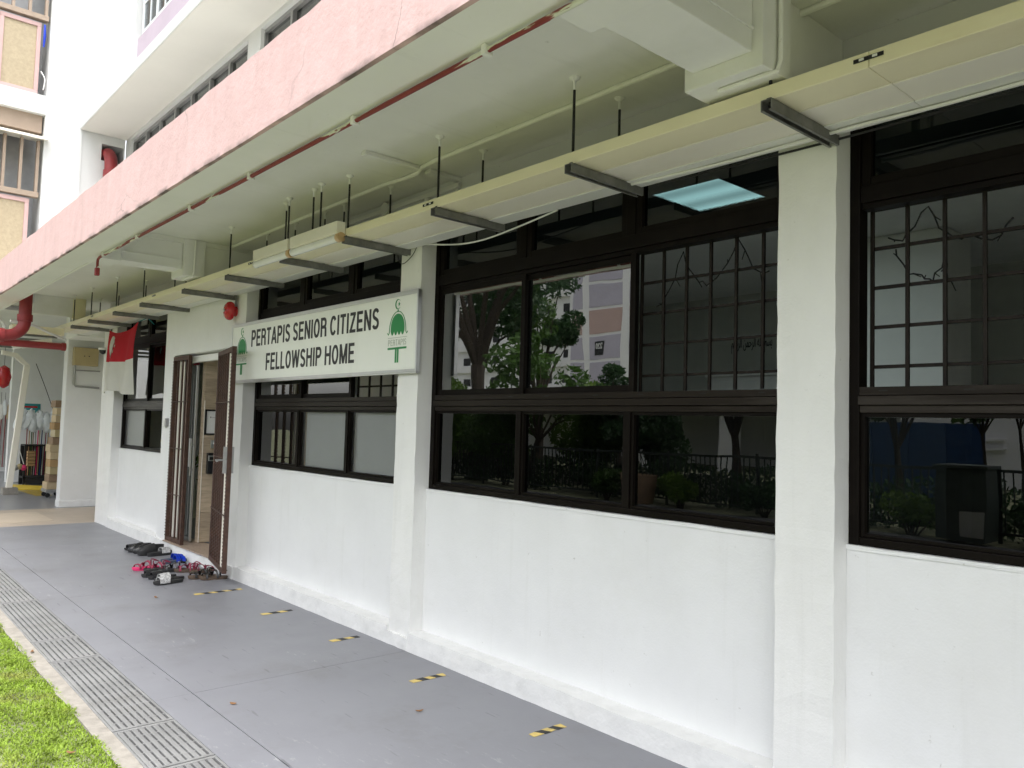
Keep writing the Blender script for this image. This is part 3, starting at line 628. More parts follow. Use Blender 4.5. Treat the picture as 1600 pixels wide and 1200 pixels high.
# ---------------------------------------------------------------- ground-floor windows
def bar(parent, name, m, *a, bevel=0.002): return bx(*a).build(name, m, parent, bevel)
def window(x0, x1, mulls, open_idx, board=(), boards_up=(), zt=2.86, lower_open=None):
    y0 = WY+0.012
    fr = MB()
    fr.box(x0, x0+0.042, y0, 3.22, 1.068, zt); fr.box(x1-0.042, x1, y0, 3.22, 1.068, zt)
    fr.box(x0+0.0425, x1-0.0425, y0+0.002, 3.22, 1.068, 1.100)
    wf = fr.build('window', FRAME, bld, 0.003)
    # middle rail assembly
    bar(wf, 'rail', FRAME2, x0+0.043, x1-0.043, y0+0.004, 3.22, 1.597, 1.626)
    bar(wf, 'rail', FRAME2, x0+0.043, x1-0.043, y0-0.014, 3.22, 1.628, 1.664)
    bar(wf, 'rail', FRAME2, x0+0.043, x1-0.043, y0-0.002, 3.22, 1.666, 1.700)
    k = 0; xx = x0+0.12
    while xx < x1-0.1:
        bar(wf, 'drain_slot', DARK, xx, xx+0.035, y0-0.0025, y0+0.004, 1.682, 1.687, bevel=0); xx += 0.31+0.07*(k % 2); k += 1
    bar(wf, 'transom', FRAME, x0+0.043, x1-0.043, y0+0.003, 3.22, 2.452, 2.522)
    bar(wf, 'transom', FRAME, x0+0.043, x1-0.043, y0+0.018, 3.22, 2.428, 2.4515)
    bar(wf, 'head', FRAME, x0+0.043, x1-0.043, y0+0.003, 3.22, zt-0.04, zt)
    edges = [x0+0.042] + list(mulls) + [x1-0.042]
    npan = len(edges)-1
    for m_ in mulls:
        bar(wf, 'mullion', FRAME, m_-0.020, m_+0.020, y0+0.004, 3.22, 1.1005, 1.5965)
        bar(wf, 'mullion', FRAME, m_-0.030, m_+0.030, y0+0.005, 3.22, 2.5225, zt-0.0405)
    for i in range(npan):
        a, b = edges[i], edges[i+1]
        la = a+(0.0205 if i else 0.0005); lb = b-(0.0205 if i < npan-1 else 0.0005)
        # lower light: thin glazing bead and pane
        bd = MB(); bd.box(la, la+0.016, 3.162, 3.20, 1.1005, 1.5965); bd.box(lb-0.016, lb, 3.162, 3.20, 1.1005, 1.5965); bd.box(la+0.0162, lb-0.0162, 3.163, 3.20, 1.1005, 1.115); bd.box(la+0.0162, lb-0.0162, 3.163, 3.20, 1.580, 1.5965)
        bd.build('glazing_bead', FRAME, wf, 0.0015)
        if i != lower_open: bx(la+0.0165, lb-0.0165, 3.184, 3.188, 1.1155, 1.5795).build('pane', GLASSF if i in board else GLASSD, wf)
        if i in board: bx(la+0.06, lb-0.005, 3.202, 3.21, 1.101, 1.596).build('backing_board', BOARD, wf)
        # top light
        ta = a+(0.0305 if i else 0.0005); tb = b-(0.0305 if i < npan-1 else 0.0005)
        td = MB(); td.box(ta, ta+0.038, 3.158, 3.20, 2.5225, zt-0.0405); td.box(tb-0.038, tb, 3.158, 3.20, 2.5225, zt-0.0405); td.box(ta+0.0382, tb-0.0382, 3.159, 3.20, 2.5225, 2.558); td.box(ta+0.0382, tb-0.0382, 3.159, 3.20, zt-0.07, zt-0.0405)
        td.build('sash', FRAME, wf, 0.003)
        bx(ta+0.0385, tb-0.0385, 3.182, 3.186, 2.5585, zt-0.0705).build('pane', GLASSTOP, wf)
        # main sliding light
        if i != open_idx:
            yo = 3.163 if i % 2 == 0 else 3.186
            sa = a-(0.02 if i else 0); sb = b+(0.02 if i < npan-1 else 0)
            st = 0.036
            sd2 = MB(); sd2.box(sa, sa+st, yo, yo+0.02, 1.7005, 2.4275); sd2.box(sb-st, sb, yo, yo+0.02, 1.7005, 2.4275); sd2.box(sa+st+.0002, sb-st-.0002, yo+.001, yo+0.019, 1.7005, 1.738); sd2.box(sa+st+.0002, sb-st-.0002, yo+.001, yo+0.019, 2.392, 2.4275)
            sd2.build('sash', FRAME, wf, 0.002)
            bx(sa+st+.0005, sb-st-.0005, yo+0.008, yo+0.012, 1.7385, 2.3915).build('pane', GLASSR, wf)
            if i in boards_up: bx(a+0.2, b-0.02, 3.26, 3.27, 1.72, 1.98).build('backing_board', BOARD, wf)
        else:
            # the slid-away sash stands behind its neighbour; the grille shows
            n = i-1 if i else i+1
            sa = edges[n]+(0.03 if n < i else -0.03); sb = edges[n+1]+(0.03 if n < i else -0.03); yo = 3.163 if (n % 2) else 3.186
            sd2 = MB(); sd2.box(sb-0.036 if n < i else sa, sb if n < i else sa+0.036, yo, yo+0.02, 1.7005, 2.4275); sd2.build('sash', FRAME, wf, 0.002)
            nb = max(2, int(round((b-a)/0.156)))
            for q in range(nb+1):
                xg = a+0.01+(b-a-0.02)*q/nb; bx(xg-0.007, xg+0.007, 3.235, 3.249, 1.70, 2.45).build('grille_bar', GRIL, wf, 0.001)
            for q in range(5):
                zg = 1.788+0.1635*q; bx(a, b, 3.2495, 3.2615, zg-0.007, zg+0.007).build('grille_bar', GRIL, wf, 0.001)
    return wf
BOARD = mat('pale_grey_board', (0.82, 0.82, 0.82), 0.8, var=0.03)
window(-4.412, -1.756, (-3.52, -2.675), 2)
window(-7.328, -4.662, (-6.41, -5.56), 2, board=(1, 2), boards_up=(1,))
window(-1.501, 1.149, (-0.60, 0.25), 0)
window(1.401, 4.049, (2.30, 3.15), None)
window(-11.684, -9.621, (-10.69,), None, board=(0,), lower_open=1)
# window-side returns: plaster strip between pillar and frame is the wall panel itself

# ---------------------------------------------------------------- interior room
P(bx(-8.6, 5, 3.33, 8.2, -0.02, 0.10), 'interior_floor', INTF)
P(bx(-12.2, -3.226, 3.305, 8.2, 3.03, 3.12), 'interior_ceiling', INTC)
P(bx(-2.684, 5, 3.305, 8.2, 3.03, 3.12), 'interior_ceiling', INTC)
P(bx(-3.225, -2.685, 3.305, 3.965, 3.03, 3.12), 'interior_ceiling', INTC)
P(bx(-3.225, -2.685, 4.525, 8.2, 3.03, 3.12), 'interior_ceiling', INTC)
P(bx(-8.6, 5, 7.6, 7.75, 0.10, 3.03), 'interior_wall', mat('interior_back_wall', (0.56, 0.57, 0.53), 0.8, var=0.04))
P(bx(5, 5.1, 3.3, 8, 0, 3.03), 'interior_wall', INTW)
P(bx(-2.95, -2.16, 6.0, 6.5, 0.10, 3.03), 'interior_column', INTW, 0.01)
P(bx(-12.2, -8.98, 5.2, 5.3, 0, 3.03), 'interior_wall', INTW)
P(bx(-8.62, -8.52, 4.901, 7.599, 0.1, 3.03), 'interior_wall', INTW)
P(bx(-12.2, -12.1, 3.31, 5.199, 0, 3.03), 'interior_wall', INTW)
led = thing('ceiling_light', 'square bluish ceiling light panel seen through a top pane', 'ceiling light', (-2.955, 4.245, 3.03))
lf = MB(); lf.box(-3.222, -3.204, 3.968, 4.522, 3.026, 3.05); lf.box(-2.706, -2.688, 3.968, 4.522, 3.026, 3.05); lf.box(-3.2038, -2.7062, 3.968, 3.986, 3.026, 3.05); lf.box(-3.2038, -2.7062, 4.504, 4.522, 3.026, 3.05)
lf.build('frame', WHITEP, led); bx(-3.2036, -2.7064, 3.9862, 4.5038, 3.034, 3.045).build('diffuser', LED, led)
t = thing('storage_cabinet', 'low white cabinet inside, behind the barred open window', 'cabinet', (-4.5, 7.3, 0.1))
bx(-4.93, -2.9, 7.15, 7.55, 0.1, 2.09).build('carcass', WHITEP, t, 0.005)
for i in range(3): bx(-4.91+0.66*i, -4.28+0.66*i, 7.13, 7.149, 0.16, 2.04).build('cabinet_door', WHITEP, t, 0.004)
bx(-4.96, -2.87, 7.10, 7.56, 2.091, 2.125).build('cabinet_top', WHITEP, t, 0.004)
AR = ''.join(chr(c) for c in (0xFE91, 0xFEB4, 0xFEE2, 32, 0xFE8D, 0xFEDF, 0xFEE0, 0xFEEA, 32, 0xFE8D, 0xFEDF, 0xFEAE, 0xFEA3, 0xFEE4, 0xFEE6, 32, 0xFE8D, 0xFEDF, 0xFEAE, 0xFEA3, 0xFEF4, 0xFEE2))[::-1]
call = text_on_wall('wall_calligraphy', AR, DARK, None, -4.96, -4.46, 2.38, 2.56, 7.598, thick=0.004)
tag(call, 'black Arabic calligraphy lettering on the inner wall', 'wall art')
# twig garland hung in the right window
def garland(name, label, pts, seed):
    R = random.Random(seed); mb = MB(); P_ = []
    for i in range(len(pts)-1):
        a, b = Vector(pts[i]), Vector(pts[i+1])
        for k in range(6):
            t_ = k/6; P_.append(a.lerp(b, t_)+Vector((R.uniform(-.01, .01), R.uniform(-.005, .005), R.uniform(-.014, .014) - 0.05*math.sin(math.pi*t_))))
    P_.append(Vector(pts[-1])); mb.pipe(P_, 0.0035, 5)
    for p in P_[1::3]: mb.pipe([p, p+Vector((R.uniform(-.04, .04), 0, R.uniform(-.05, .02)))], 0.0025, 4)
    o = mb.build(name, DARK); tag(o, label, 'garland'); return o
garland('twig_garland', 'dark twig light garland hooked on the rightmost window grille', [(-1.40, 3.29, 2.32), (-1.255, 3.29, 2.44), (-1.10, 3.29, 2.29), (-0.95, 3.29, 2.33)], 1)
garland('twig_garland', 'lower dark twig garland looped across the rightmost window grille', [(-1.39, 3.30, 2.29), (-1.27, 3.30, 2.16), (-1.20, 3.30, 2.22), (-1.15, 3.30, 2.13)], 2)
garland('twig_garland', 'dark twig garland strung on the grille beside the centre pillar', [(-2.60, 3.29, 2.16), (-2.44, 3.29, 2.42), (-2.30, 3.29, 2.24), (-2.12, 3.29, 2.43), (-1.95, 3.29, 2.26)], 3)

def bag(name, label, cx, cy, z0, w_, h_, m, seed):
    R = random.Random(seed); mb = MB().lathe([(w_*.75, 0), (w_, h_*.18), (w_*1.02, h_*.45), (w_*.8, h_*.72), (w_*.3, h_*.9), (w_*.12, h_)], (cx, cy, z0), 'z', 12)
    mb.v = [(v[0]+R.uniform(-.012, .012), v[1]+R.uniform(-.012, .012), v[2]) for v in mb.v]
    tag(mb.build(name, m, None, 0, True), label, 'bag')
P(bx(-11.6, -9.63, 3.23, 3.42, 1.02, 1.098), 'inner_sill', INTW)
bag('plastic_bag', 'yellow plastic bag on the inner sill of the far left window', -10.22, 3.33, 1.10, 0.10, 0.24, YEL, 3)
bag('plastic_bag', 'red plastic bag below the yellow one in the far left window', -10.06, 3.29, 1.10, 0.085, 0.12, REDB, 4)
# ================================================================== ENTRANCE
P(bx(-12.2, -8.885, 3.235, 3.30, 0.10, 3.02), 'entrance_return', INTW) if False else None
P(bx(-9.299, -9.19, 3.075, 3.28, 0.127, 2.204), 'door_side_panel', CREAM2, 0.003)
P(bx(-9.189, -9.175, 3.095, 3.28, 0.127, 2.204), 'door_side_panel', GREYM, 0.003)
wood = P(bx(-8.95, -8.885, 3.232, 5.2, 0.127, 2.9), 'wood_wall', WOODM[2])
for k in range(16):
    z0_ = 0.125+0.165*k
    bx(-8.8848, -8.870, 3.235, 5.0, z0_+0.003, z0_+0.1665).build('plank', WOODM[(k*5+k//3) % 3], wood, 0.001)
bx(-8.8695, -8.862, 3.236, 3.242, 0.128, 1.70).build('edge_trim', CREAM2, wood)
P(bx(-8.885, -7.0, 4.8, 4.9, 0.1, 3.0), 'interior_wall', INTW)
# glass door standing open, edge towards us
gd = thing('glass_door', 'frameless glass door folded open inside the entrance', 'door', (-9.06, 3.18, 0.125))
bx(-9.165, -9.02, 3.190, 3.200, 0.17, 2.1).build('pane', GLASST, gd)
bx(-9.165, -8.99, 3.18, 3.21, 0.127, 0.169).build('bottom_patch', SILV, gd, 0.003)
bx(-9.018, -8.994, 3.18, 3.21, 0.1695, 2.1).build('edge_rail', SILV, gd, 0.004)
bx(-9.075, -9.055, 3.175, 3.179, 0.2, 2.0).build('edge_rail', GREYM, gd, 0.001)
bx(-9.150, -9.105, 3.186, 3.1895, 0.95, 1.27).build('door_notice', WHITEP, gd)
bx(-9.172, -9.158, 3.080, 3.083, 0.95, 1.27).build('door_notice', WHITEP, gd)
h = MB(); h.pipe([(-8.975, 3.15, 0.86), (-8.975, 3.15, 1.27)], 0.010, 10); h.pipe([(-9.0, 3.19, 0.92), (-8.975, 3.15, 0.92)], 0.007, 8); h.pipe([(-9.0, 3.19, 1.2), (-8.975, 3.15, 1.2)], 0.007, 8)
h.build('door_handle', SILV, gd, 0, True)
bx(-9.10, -7.9, 3.10, 3.15, 2.115, 2.19).build('door_closer', WHITEP, gd, 0.006)
bx(-9.10, -9.02, 3.175, 3.215, 2.101, 2.17).build('top_patch', MAROON, gd, 0.003)
# framed notice and reader on the plank wall
nf = thing('framed_notice', 'black framed white notice on the wood plank wall in the doorway', 'picture frame', (-8.87, 3.34, 1.45))
f_ = MB(); f_.box(-8.8698, -8.848, 3.216, 3.24, 1.315, 1.605) if False else None
f_.box(-8.8698, -8.845, 3.246, 3.262, 1.318, 1.602); f_.box(-8.8698, -8.845, 3.410, 3.426, 1.318, 1.602); f_.box(-8.8698, -8.845, 3.2625, 3.4095, 1.318, 1.336); f_.box(-8.8698, -8.845, 3.2625, 3.4095, 1.584, 1.602)
f_.build('frame', DARK, nf, 0.002); bx(-8.8698, -8.858, 3.2625, 3.4095, 1.3365, 1.5835).build('sheet', WHITEP, nf)
bx(-8.8579, -8.8575, 3.325, 3.36, 1.51, 1.513).build('printed_line', SIGNB, nf); bx(-8.8579, -8.8575, 3.305, 3.315, 1.508, 1.522).build('printed_mark', SIGNB, nf)
rd = thing('card_reader', 'grey and black visitor scanner mounted on the plank wall', 'scanner', (-8.87, 3.45, 0.98))
bx(-8.8698, -8.82, 3.285, 3.395, 0.885, 1.118).build('body', BLACKG, rd, 0.006); bx(-8.8195, -8.812, 3.29, 3.39, 1.03, 1.09).build('display_bezel', SILV, rd, 0.003); bx(-8.8118, -8.810, 3.30, 3.38, 1.04, 1.075).build('screen', DARK, rd)
sw = thing('wall_switch', 'small grey switch plate above the black scanner', 'switch', (-8.87, 3.46, 1.2)); bx(-8.8698, -8.855, 3.325, 3.405, 1.17, 1.26).build('plate', SILV, sw, 0.003); MB().lathe([(0.018, 0), (0.018, 0.01), (0.014, 0.014)], (-8.8548, 3.365, 1.225), 'x', 14).build('button', WHITEP, sw)
db = thing('door_bell', 'small grey door bell box beside the entrance gate', 'door bell', (-9.45, 3.02, 1.42))
bx(-9.50, -9.43, 3.0, 3.0295, 1.385, 1.465).build('body', SILV, db, 0.005); bx(-9.425, -9.385, 2.995, 3.0295, 1.395, 1.49).build('cover', GREYM, db, 0.004)

# expanding metal gate: two leaves
def gate_leaf(name, label, W, loc, ang, nbar, folds):
    g = thing(name, label, 'gate', loc, 'entrance gate leaves', ang)
    H = 2.06
    fm = MB(); fm.box(0, 0.036, -0.02, 0.02, 0, H); fm.box(W-0.036, W, -0.02, 0.02, 0, H); fm.box(0.0365, W-0.0365, -0.018, 0.018, 0, 0.045); fm.box(0.0365, W-0.0365, -0.018, 0.018, H-0.045, H)
    local('frame', fm.mesh('frame', 0.003), RUST, g)
    if folds:    # perforated vertical channels, tightly folded
        for k in range(nbar):
            xx = 0.06+(W-0.12)*k/(nbar-1)
            mb = MB(); mb.box(xx-0.008, xx+0.008, -0.012, 0.012, 0.046, H-0.046)
            for q in range(60):
                z = 0.07+q*0.0325
                mb.box(xx-0.012, xx+0.012, -0.018, -0.0122, z, z+0.015)
            local('picket', mb.mesh('picket'), RUST, g)
    else:
        for k in range(nbar):
            xx = 0.13+(W-0.24)*k/(nbar-1); local('picket', MB().box(xx-0.006, xx+0.006, -0.010, 0.010, 0.046, H-0.046).mesh('picket', 0.002), RUST, g)
        mb = MB()
        for q in range(60):
            z = 0.05+q*0.033; mb.box(0.004, 0.041, -0.026, -0.0202, z, z+0.014); 
        local('perforated_edge', mb.mesh('perforated_edge'), RUST, g)
    for z in (0.52, 1.03, 1.55): local('cross_bar', MB().pipe([(0.02, -0.024, z), (W-0.02, -0.024, z)], 0.006, 6).mesh('cross_bar'), RUST, g)
    for z in (0.22, 0.95, 1.82): local('hinge', MB().pipe([(-0.012, 0, z), (-0.012, 0, z+0.11)], 0.013, 8).mesh('hinge'), RUST, g)
    return g
gate_leaf('metal_gate', 'left leaf of the rusty brown metal gate, standing in the doorway', 0.50, (-9.285, 3.035, 0.128), 0.0, 3, False)
g1 = bpy.data.objects['metal_gate']
for xx in (0.085, 0.20, 0.315): local('cover_strip', MB().box(xx, xx+0.05, 0.024, 0.03, 0.05, 2.0).mesh('cover_strip'), CREAM2, g1)
g2 = gate_leaf('metal_gate', 'right leaf of the rusty brown metal gate, swung out towards the shoes', 0.82, (-7.87, 3.005, 0.108), math.atan2(-0.175, 0.80), 7, True)
lk = MB(); lk.box(0.775, 0.80, -0.05, 0.04, 0.90, 1.14); lk.pipe([(0.79, -0.05, 1.02), (0.79, -0.11, 1.02)], 0.009, 8); lk.pipe([(0.79, -0.11, 1.02), (0.87, -0.115, 1.015)], 0.010, 8)
local('lock', lk.mesh('lock', 0), GREYM, g2)
for k, xx in enumerate((0.705, 0.745)): local('cover_strip', MB().box(xx-0.008, xx+0.008, -0.02, 0.016, 0.05, 2.0).mesh('cover_strip'), CREAM2, g2)

# ================================================================== SIGNBOARD
sg = thing('sign_board', 'long white signboard reading PERTAPIS SENIOR CITIZENS FELLOWSHIP HOME above the window', 'sign', (-5.88, 2.99, 1.84))
SX0, SX1, SZ0, SZ1, SYF = -7.576, -4.391, 1.844, 2.417, 3.000
bx(SX0+0.012, SX1-0.012, SYF+0.004, 3.028, SZ0+0.012, SZ1-0.012).build('panel', SIGNW, sg)
fr = MB(); fr.box(SX0, SX1, SYF-0.006, 3.027, SZ1-0.0118, SZ1); fr.box(SX0, SX1, SYF-0.006, 3.027, SZ0, SZ0+0.0118); fr.box(SX0, SX0+0.0118, SYF-0.006, 3.027, SZ0+0.012, SZ1-0.012); fr.box(SX1-0.0118, SX1, SYF-0.006, 3.027, SZ0+0.012, SZ1-0.012)
fr.box(SX0+0.012, SX1-0.012, SYF-0.003, SYF+0.003, SZ1-0.03, SZ1-0.012); fr.box(SX0+0.012, SX1-0.012, SYF-0.003, SYF+0.003, SZ0+0.0122, SZ0+0.03)
fr.build('frame', SILV, sg, 0.002)
yt = SYF+0.0035
sign_line('PERTAPIS SENIOR CITIZENS', SIGNB, sg, -7.1166, -4.8902, 2.1792, 2.3342, yt, half=0.098)
sign_line('FELLOWSHIP HOME', SIGNB, sg, -6.7801, -5.2217, 1.9487, 2.1017, yt, half=0.098)
def emblem(cx):
    z0 = 2.120
    # scalloped dome
    pts = []
    for i in range(29):
        a = math.pi*i/28; rx = 0.086*(1+0.05*math.sin(a)); pts.append((cx+rx*math.cos(a), z0+0.03+0.118*math.sin(a)**0.9))
    n = 4
    for i in range(n*7, -1, -1):
        u = i/(n*7); ph = (u*n) % 1; pts.append((cx-0.080*(2*u-1)*-1 if False else cx+0.086*(1-2*(1-u))*-1 if False else cx+0.086*(2*(1-u)-1), z0+0.028-0.03*abs(math.sin(math.pi*u*n))))
    MB().prism(pts, 'y', yt-0.002, yt).build('emblem_dome', SIGNG, sg)
    # outline over the dome
    o_ = []
    for i in range(33):
        a = math.pi*i/32; o_.append((cx+0.104*math.cos(a), yt-0.001, z0+0.02+0.145*math.sin(a)**0.95))
    o_ = [(cx+0.128, yt-0.001, z0+0.018), (cx+0.115, yt-0.001, z0+0.004)] + o_ + [(cx-0.115, yt-0.001, z0+0.004), (cx-0.128, yt-0.001, z0+0.018)]
    MB().pipe(o_, 0.0028, 5).build('emblem_outline', SIGNG, sg)
    MB().pipe([(cx, yt-0.001, z0+0.16), (cx, yt-0.001, z0+0.185)], [0.006, 0.001], 6).build('emblem_finial', SIGNG, sg)
    # crescent
    C = []; zc = 2.335
    for i in range(21): a = math.radians(40+280*i/20); C.append((cx-0.004+0.034*math.cos(a), zc+0.036*math.sin(a)))
    for i in range(20, -1, -1): a = math.radians(44+272*i/20); C.append((cx+0.003+0.030*math.cos(a), zc+0.031*math.sin(a)))
    cm = MB(); h_ = len(C)//2
    for i in range(h_):
        o1, o2, i1, i2 = C[i], C[min(i+1, h_)], C[-1-i], C[-2-i]
        if i < h_: cm.prism([o1, C[i+1], C[-2-i], i1], 'y', yt-0.0020, yt-0.0002)
    cm.build('emblem_crescent', SIGNG, sg)
    st = []
    for i in range(10): a = math.pi/2+math.pi*i/5; r = 0.014 if i % 2 == 0 else 0.0055; st.append((cx+0.012+r*math.cos(a), zc+r*math.sin(a)))
    MB().prism(st, 'y', yt-0.0026, yt).build('emblem_star', SIGNG, sg)
    sign_line('PERTAPIS', SIGNL, sg, cx-0.114, cx+0.114, 2.045, 2.089, yt, half=0.05)
    MB().pipe([(cx-0.12, yt-0.001, 2.101), (cx+0.12, yt-0.001, 2.101)], 0.0016, 5).build('emblem_line', SIGNL, sg)
    bx(cx-0.118, cx+0.118, yt-0.002, yt, 2.019, 2.033).build('emblem_bar', SIGNG, sg)
    bx(cx-0.022, cx-0.004, yt-0.002, yt, 1.925, 2.0185).build('emblem_post', SIGNG, sg); bx(cx+0.004, cx+0.022, yt-0.002, yt, 1.925, 2.0185).build('emblem_post', SIGNG, sg)
emblem(-4.6414); emblem(-7.3277)

# ================================================================== CABLE TRUNKING WITH BRACKETS
tk = thing('cable_trunking', 'long cream cable trunking hung below the canopy on steel brackets', 'cable trunking', (-5, 2.75, 2.7))
joints = [3.5, 1.30, -1.148, -3.647, -6.08, -8.511, -10.95, -13.2]
for i in range(len(joints)-1):
    b, a = joints[i]-0.001, joints[i+1]+0.001
    o = bx(a, b, 2.535, 2.705, 2.716, 2.772).build('tray_section', CREAM, tk, 0.003)
    bx(a, b, 2.7055, 2.714, 2.722, 2.765).build('tray_groove', AMBER if False else BOXY, o)
    o2 = bx(a, b, 2.7145, 3.012, 2.716, 2.775).build('tray_section', CREAM2, tk, 0.003)
    bx(a, b, 2.9, 3.016, 2.7095, 2.7155).build('tray_lid', WHITEP, o2, 0.002)
    sp_ = bx(joints[i+1]-0.05, joints[i+1]+0.05, 2.531, 2.5345, 2.742, 2.756).build('splice_plate', RODM, tk, 0.001)
    for dx in (-0.022, 0.022): bx(joints[i+1]+dx-0.008, joints[i+1]+dx+0.008, 2.5285, 2.5308, 2.745, 2.753).build('bolt', WHITEP, sp_)
BR = MB(); BR.box(-0.022, 0.022, 2.515, 3.028, -0.003, 0.0); BR.box(-0.022, -0.019, 2.515, 3.028, -0.042, -0.0032); BR.box(0.019, 0.022, 2.515, 3.028, -0.042, -0.0032)
BR.box(-0.0188, -0.011, 2.515, 3.028, -0.042, -0.039); BR.box(0.011, 0.0188, 2.515, 3.028, -0.042, -0.039)
BRm = BR.mesh('bracket'); BRm.materials.append(STEELB)
RODT = MB(); RODT.pipe([(0, 0, -0.02), (0, 0, 0.415)], 0.0065, 8); RODT.lathe([(0.016, -0.002), (0.016, 0.01)], (0, 0, 0), 'z', 6); RODm = RODT.mesh('hanger_rod', 0, True); RODm.materials.append(RODM)
CAPT = MB().lathe([(0.0075, -0.06), (0.0075, -0.02), (0.024, -0.008), (0.026, 0)], (0, 0, 0), 'z', 10); CAPm = CAPT.mesh('rod_anchor', 0, True); CAPm.materials.append(BEAMP)
bxs = [0.5, -0.5, -1.51, -2.515, -3.57, -4.57, -5.50, -6.55, -7.60, -8.90, -9.92, -11.05, -11.95]
for k, xb in enumerate(bxs):
    b_ = link('bracket', BRm, tk); b_.location = Vector((xb, 0, 2.712)); b_.rotation_euler = (0, 0, 0)
    for yy in (2.545, 2.862):
        if abs(xb+1.51) < .1 and yy > 2.8: continue
        r_ = link('hanger_rod', RODm, b_); r_.matrix_parent_inverse = Matrix.Identity(4); r_.location = (0.0, yy, 0)
        a_ = link('rod_anchor', CAPm, b_); a_.matrix_parent_inverse = Matrix.Identity(4); a_.location = (0.0, yy, 0.4135)
for xx, yy in ((-4.87, 2.50), (-5.02, 2.52), (-5.36, 2.50), (-5.2, 2.86), (-6.0, 2.86)):
    r_ = MB().pipe([(xx, yy, 2.778 if yy > 2.53 else 2.82), (xx, yy, 3.12)], 0.0065, 8).build('hanger_rod', RODM, tk, 0, True)
    a_ = link('rod_anchor', CAPm, tk); a_.location = Vector((xx, yy, 3.1255))
# far end of the trunking turning out to the wing
o = bx(-12.6, -12.4, 1.9, 2.534, 2.60, 2.70).build('tray_section', CREAM, tk, 0.004)
# cables under the trunking
def cable(name, label, pts, r, m, seg=10):
    Pp = [Vector(p) for p in pts]; out = []
    for i in range(len(Pp)-1):
        p0, p1, p2, p3 = Pp[max(0, i-1)], Pp[i], Pp[i+1], Pp[min(len(Pp)-1, i+2)]
        for k in range(seg):
            t_ = k/seg
            out.append(0.5*((2*p1)+(-p0+p2)*t_+(2*p0-5*p1+4*p2-p3)*t_*t_+(-p0+3*p1-3*p2+p3)*t_**3))
    out.append(Pp[-1]); o = MB().pipe(out, r, 6).build(name, m, None, 0, True); tag(o, label, 'cable'); return o
cable('sagging_cable', 'thin white cable sagging below the trunking above the middle window', [(-4.35, 3.02, 2.715), (-4.02, 3.03, 2.665), (-3.75, 3.03, 2.652), (-3.45, 3.03, 2.675), (-3.10, 3.025, 2.712)], 0.005, WHITEP)
cable('white_cable', 'white cable clipped under the trunking at the right pillar', [(-2.6, 2.93, 2.708), (-2.0, 2.96, 2.700), (-1.4, 2.95, 2.698), (-1.0, 2.97, 2.700), (-0.3, 2.95, 2.705)], 0.007, WHITEP)
cable('black_cable', 'black cable along the inner edge of the trunking', [(-2.4, 3.022, 2.705), (-1.6, 3.024, 2.695), (-0.9, 3.022, 2.698), (0.4, 3.024, 2.700)], 0.005, RODM)
cable('loose_wire', 'short looped black wire dangling beside the second pillar', [(-4.66, 2.99, 2.70), (-4.64, 3.0, 2.63), (-4.58, 3.0, 2.615), (-4.5, 3.01, 2.66), (-4.46, 3.015, 2.71)], 0.003, RODM)

# fluorescent battens on the trunking face
for (a, b, lab) in ((-5.90, -5.30, 'left fluorescent batten light fixed to the cream trunking'), (-5.26, -4.58, 'right fluorescent batten light fixed to the cream trunking')):
    t = thing('batten_light', lab, 'light', ((a+b)/2, 2.5, 2.69), 'batten lights on the trunking')
    bx(a, b, 2.468, 2.533, 2.728, 2.812).build('housing', CREAM2, t, 0.004)
    MB().pipe([(a+0.012, 2.500, 2.708), (b-0.03, 2.500, 2.708)], 0.027, 18).build('tube', TUBE, t, 0, True)
    MB().pipe([(b-0.0295, 2.500, 2.708), (b+0.012, 2.500, 2.708)], 0.031, 18).build('end_cap', AMBER, t, 0, True)
    MB().pipe([(a-0.008, 2.500, 2.708), (a+0.0115, 2.500, 2.708)], 0.029, 18).build('end_cap', WHITEP, t, 0, True)

# alarm bell
ab = thing('alarm_bell', 'round red fire alarm bell on the wall left of the signboard', 'alarm bell', (-7.58, 2.97, 2.56))
MB().lathe([(0.05, 3.03), (0.05, 2.985)], (-7.58, 0, 2.556), 'y', 20).build('base', REDB, ab, 0, True)
MB().lathe([(0.088, 2.984), (0.092, 2.972), (0.091, 2.958), (0.084, 2.942), (0.068, 2.928), (0.042, 2.918), (0.014, 2.914)], (-7.58, 0, 2.556), 'y', 40).build('gong', REDB, ab, 0, True)
MB().lathe([(0.016, 2.912), (0.016, 2.905), (0.008, 2.902)], (-7.58, 0, 2.556), 'y', 12).build('boss', SILV, ab, 0, True)
MB().pipe([(-7.53, 3.0, 2.60), (-7.52, 3.005, 2.68), (-7.55, 3.0, 2.72)], 0.012, 8).build('conduit', STEELB, ab, 0, True)

# red fascia conduit, ceiling conduits
rp = thing('red_conduit', 'peeling red conduit pipe clipped under the pink canopy beam', 'pipe', (-4.4, 1.69, 2.8))
MB().pipe([(5, 1.685, 2.812), (-7.14, 1.685, 2.812), (-7.19, 1.685, 2.802), (-7.20, 1.685, 2.78), (-7.20, 1.685, 2.70)], 0.0105, 10).build('pipe', PEEL, rp, 0, True)
bx(-7.218, -7.182, 1.667, 1.703, 2.665, 2.73).build('pipe_end', REDP, rp, 0.006)
for k in range(9):
    xx = 1.0-1.0*k-0.1*(k % 2); bx(xx-0.012, xx+0.012, 1.666, 1.704, 2.794, 2.8315).build('clip', BEAMP, rp, 0.003)
MB().pipe([(5, 1.722, 2.846), (-2.0, 1.722, 2.846), (-12, 1.722, 2.846)], 0.016, 8).build('upper_pipe', CEIL, rp, 0, True)
cd = thing('ceiling_conduit', 'pale green painted conduit running along the canopy ceiling', 'conduit', (-6, 2.75, 3.11))
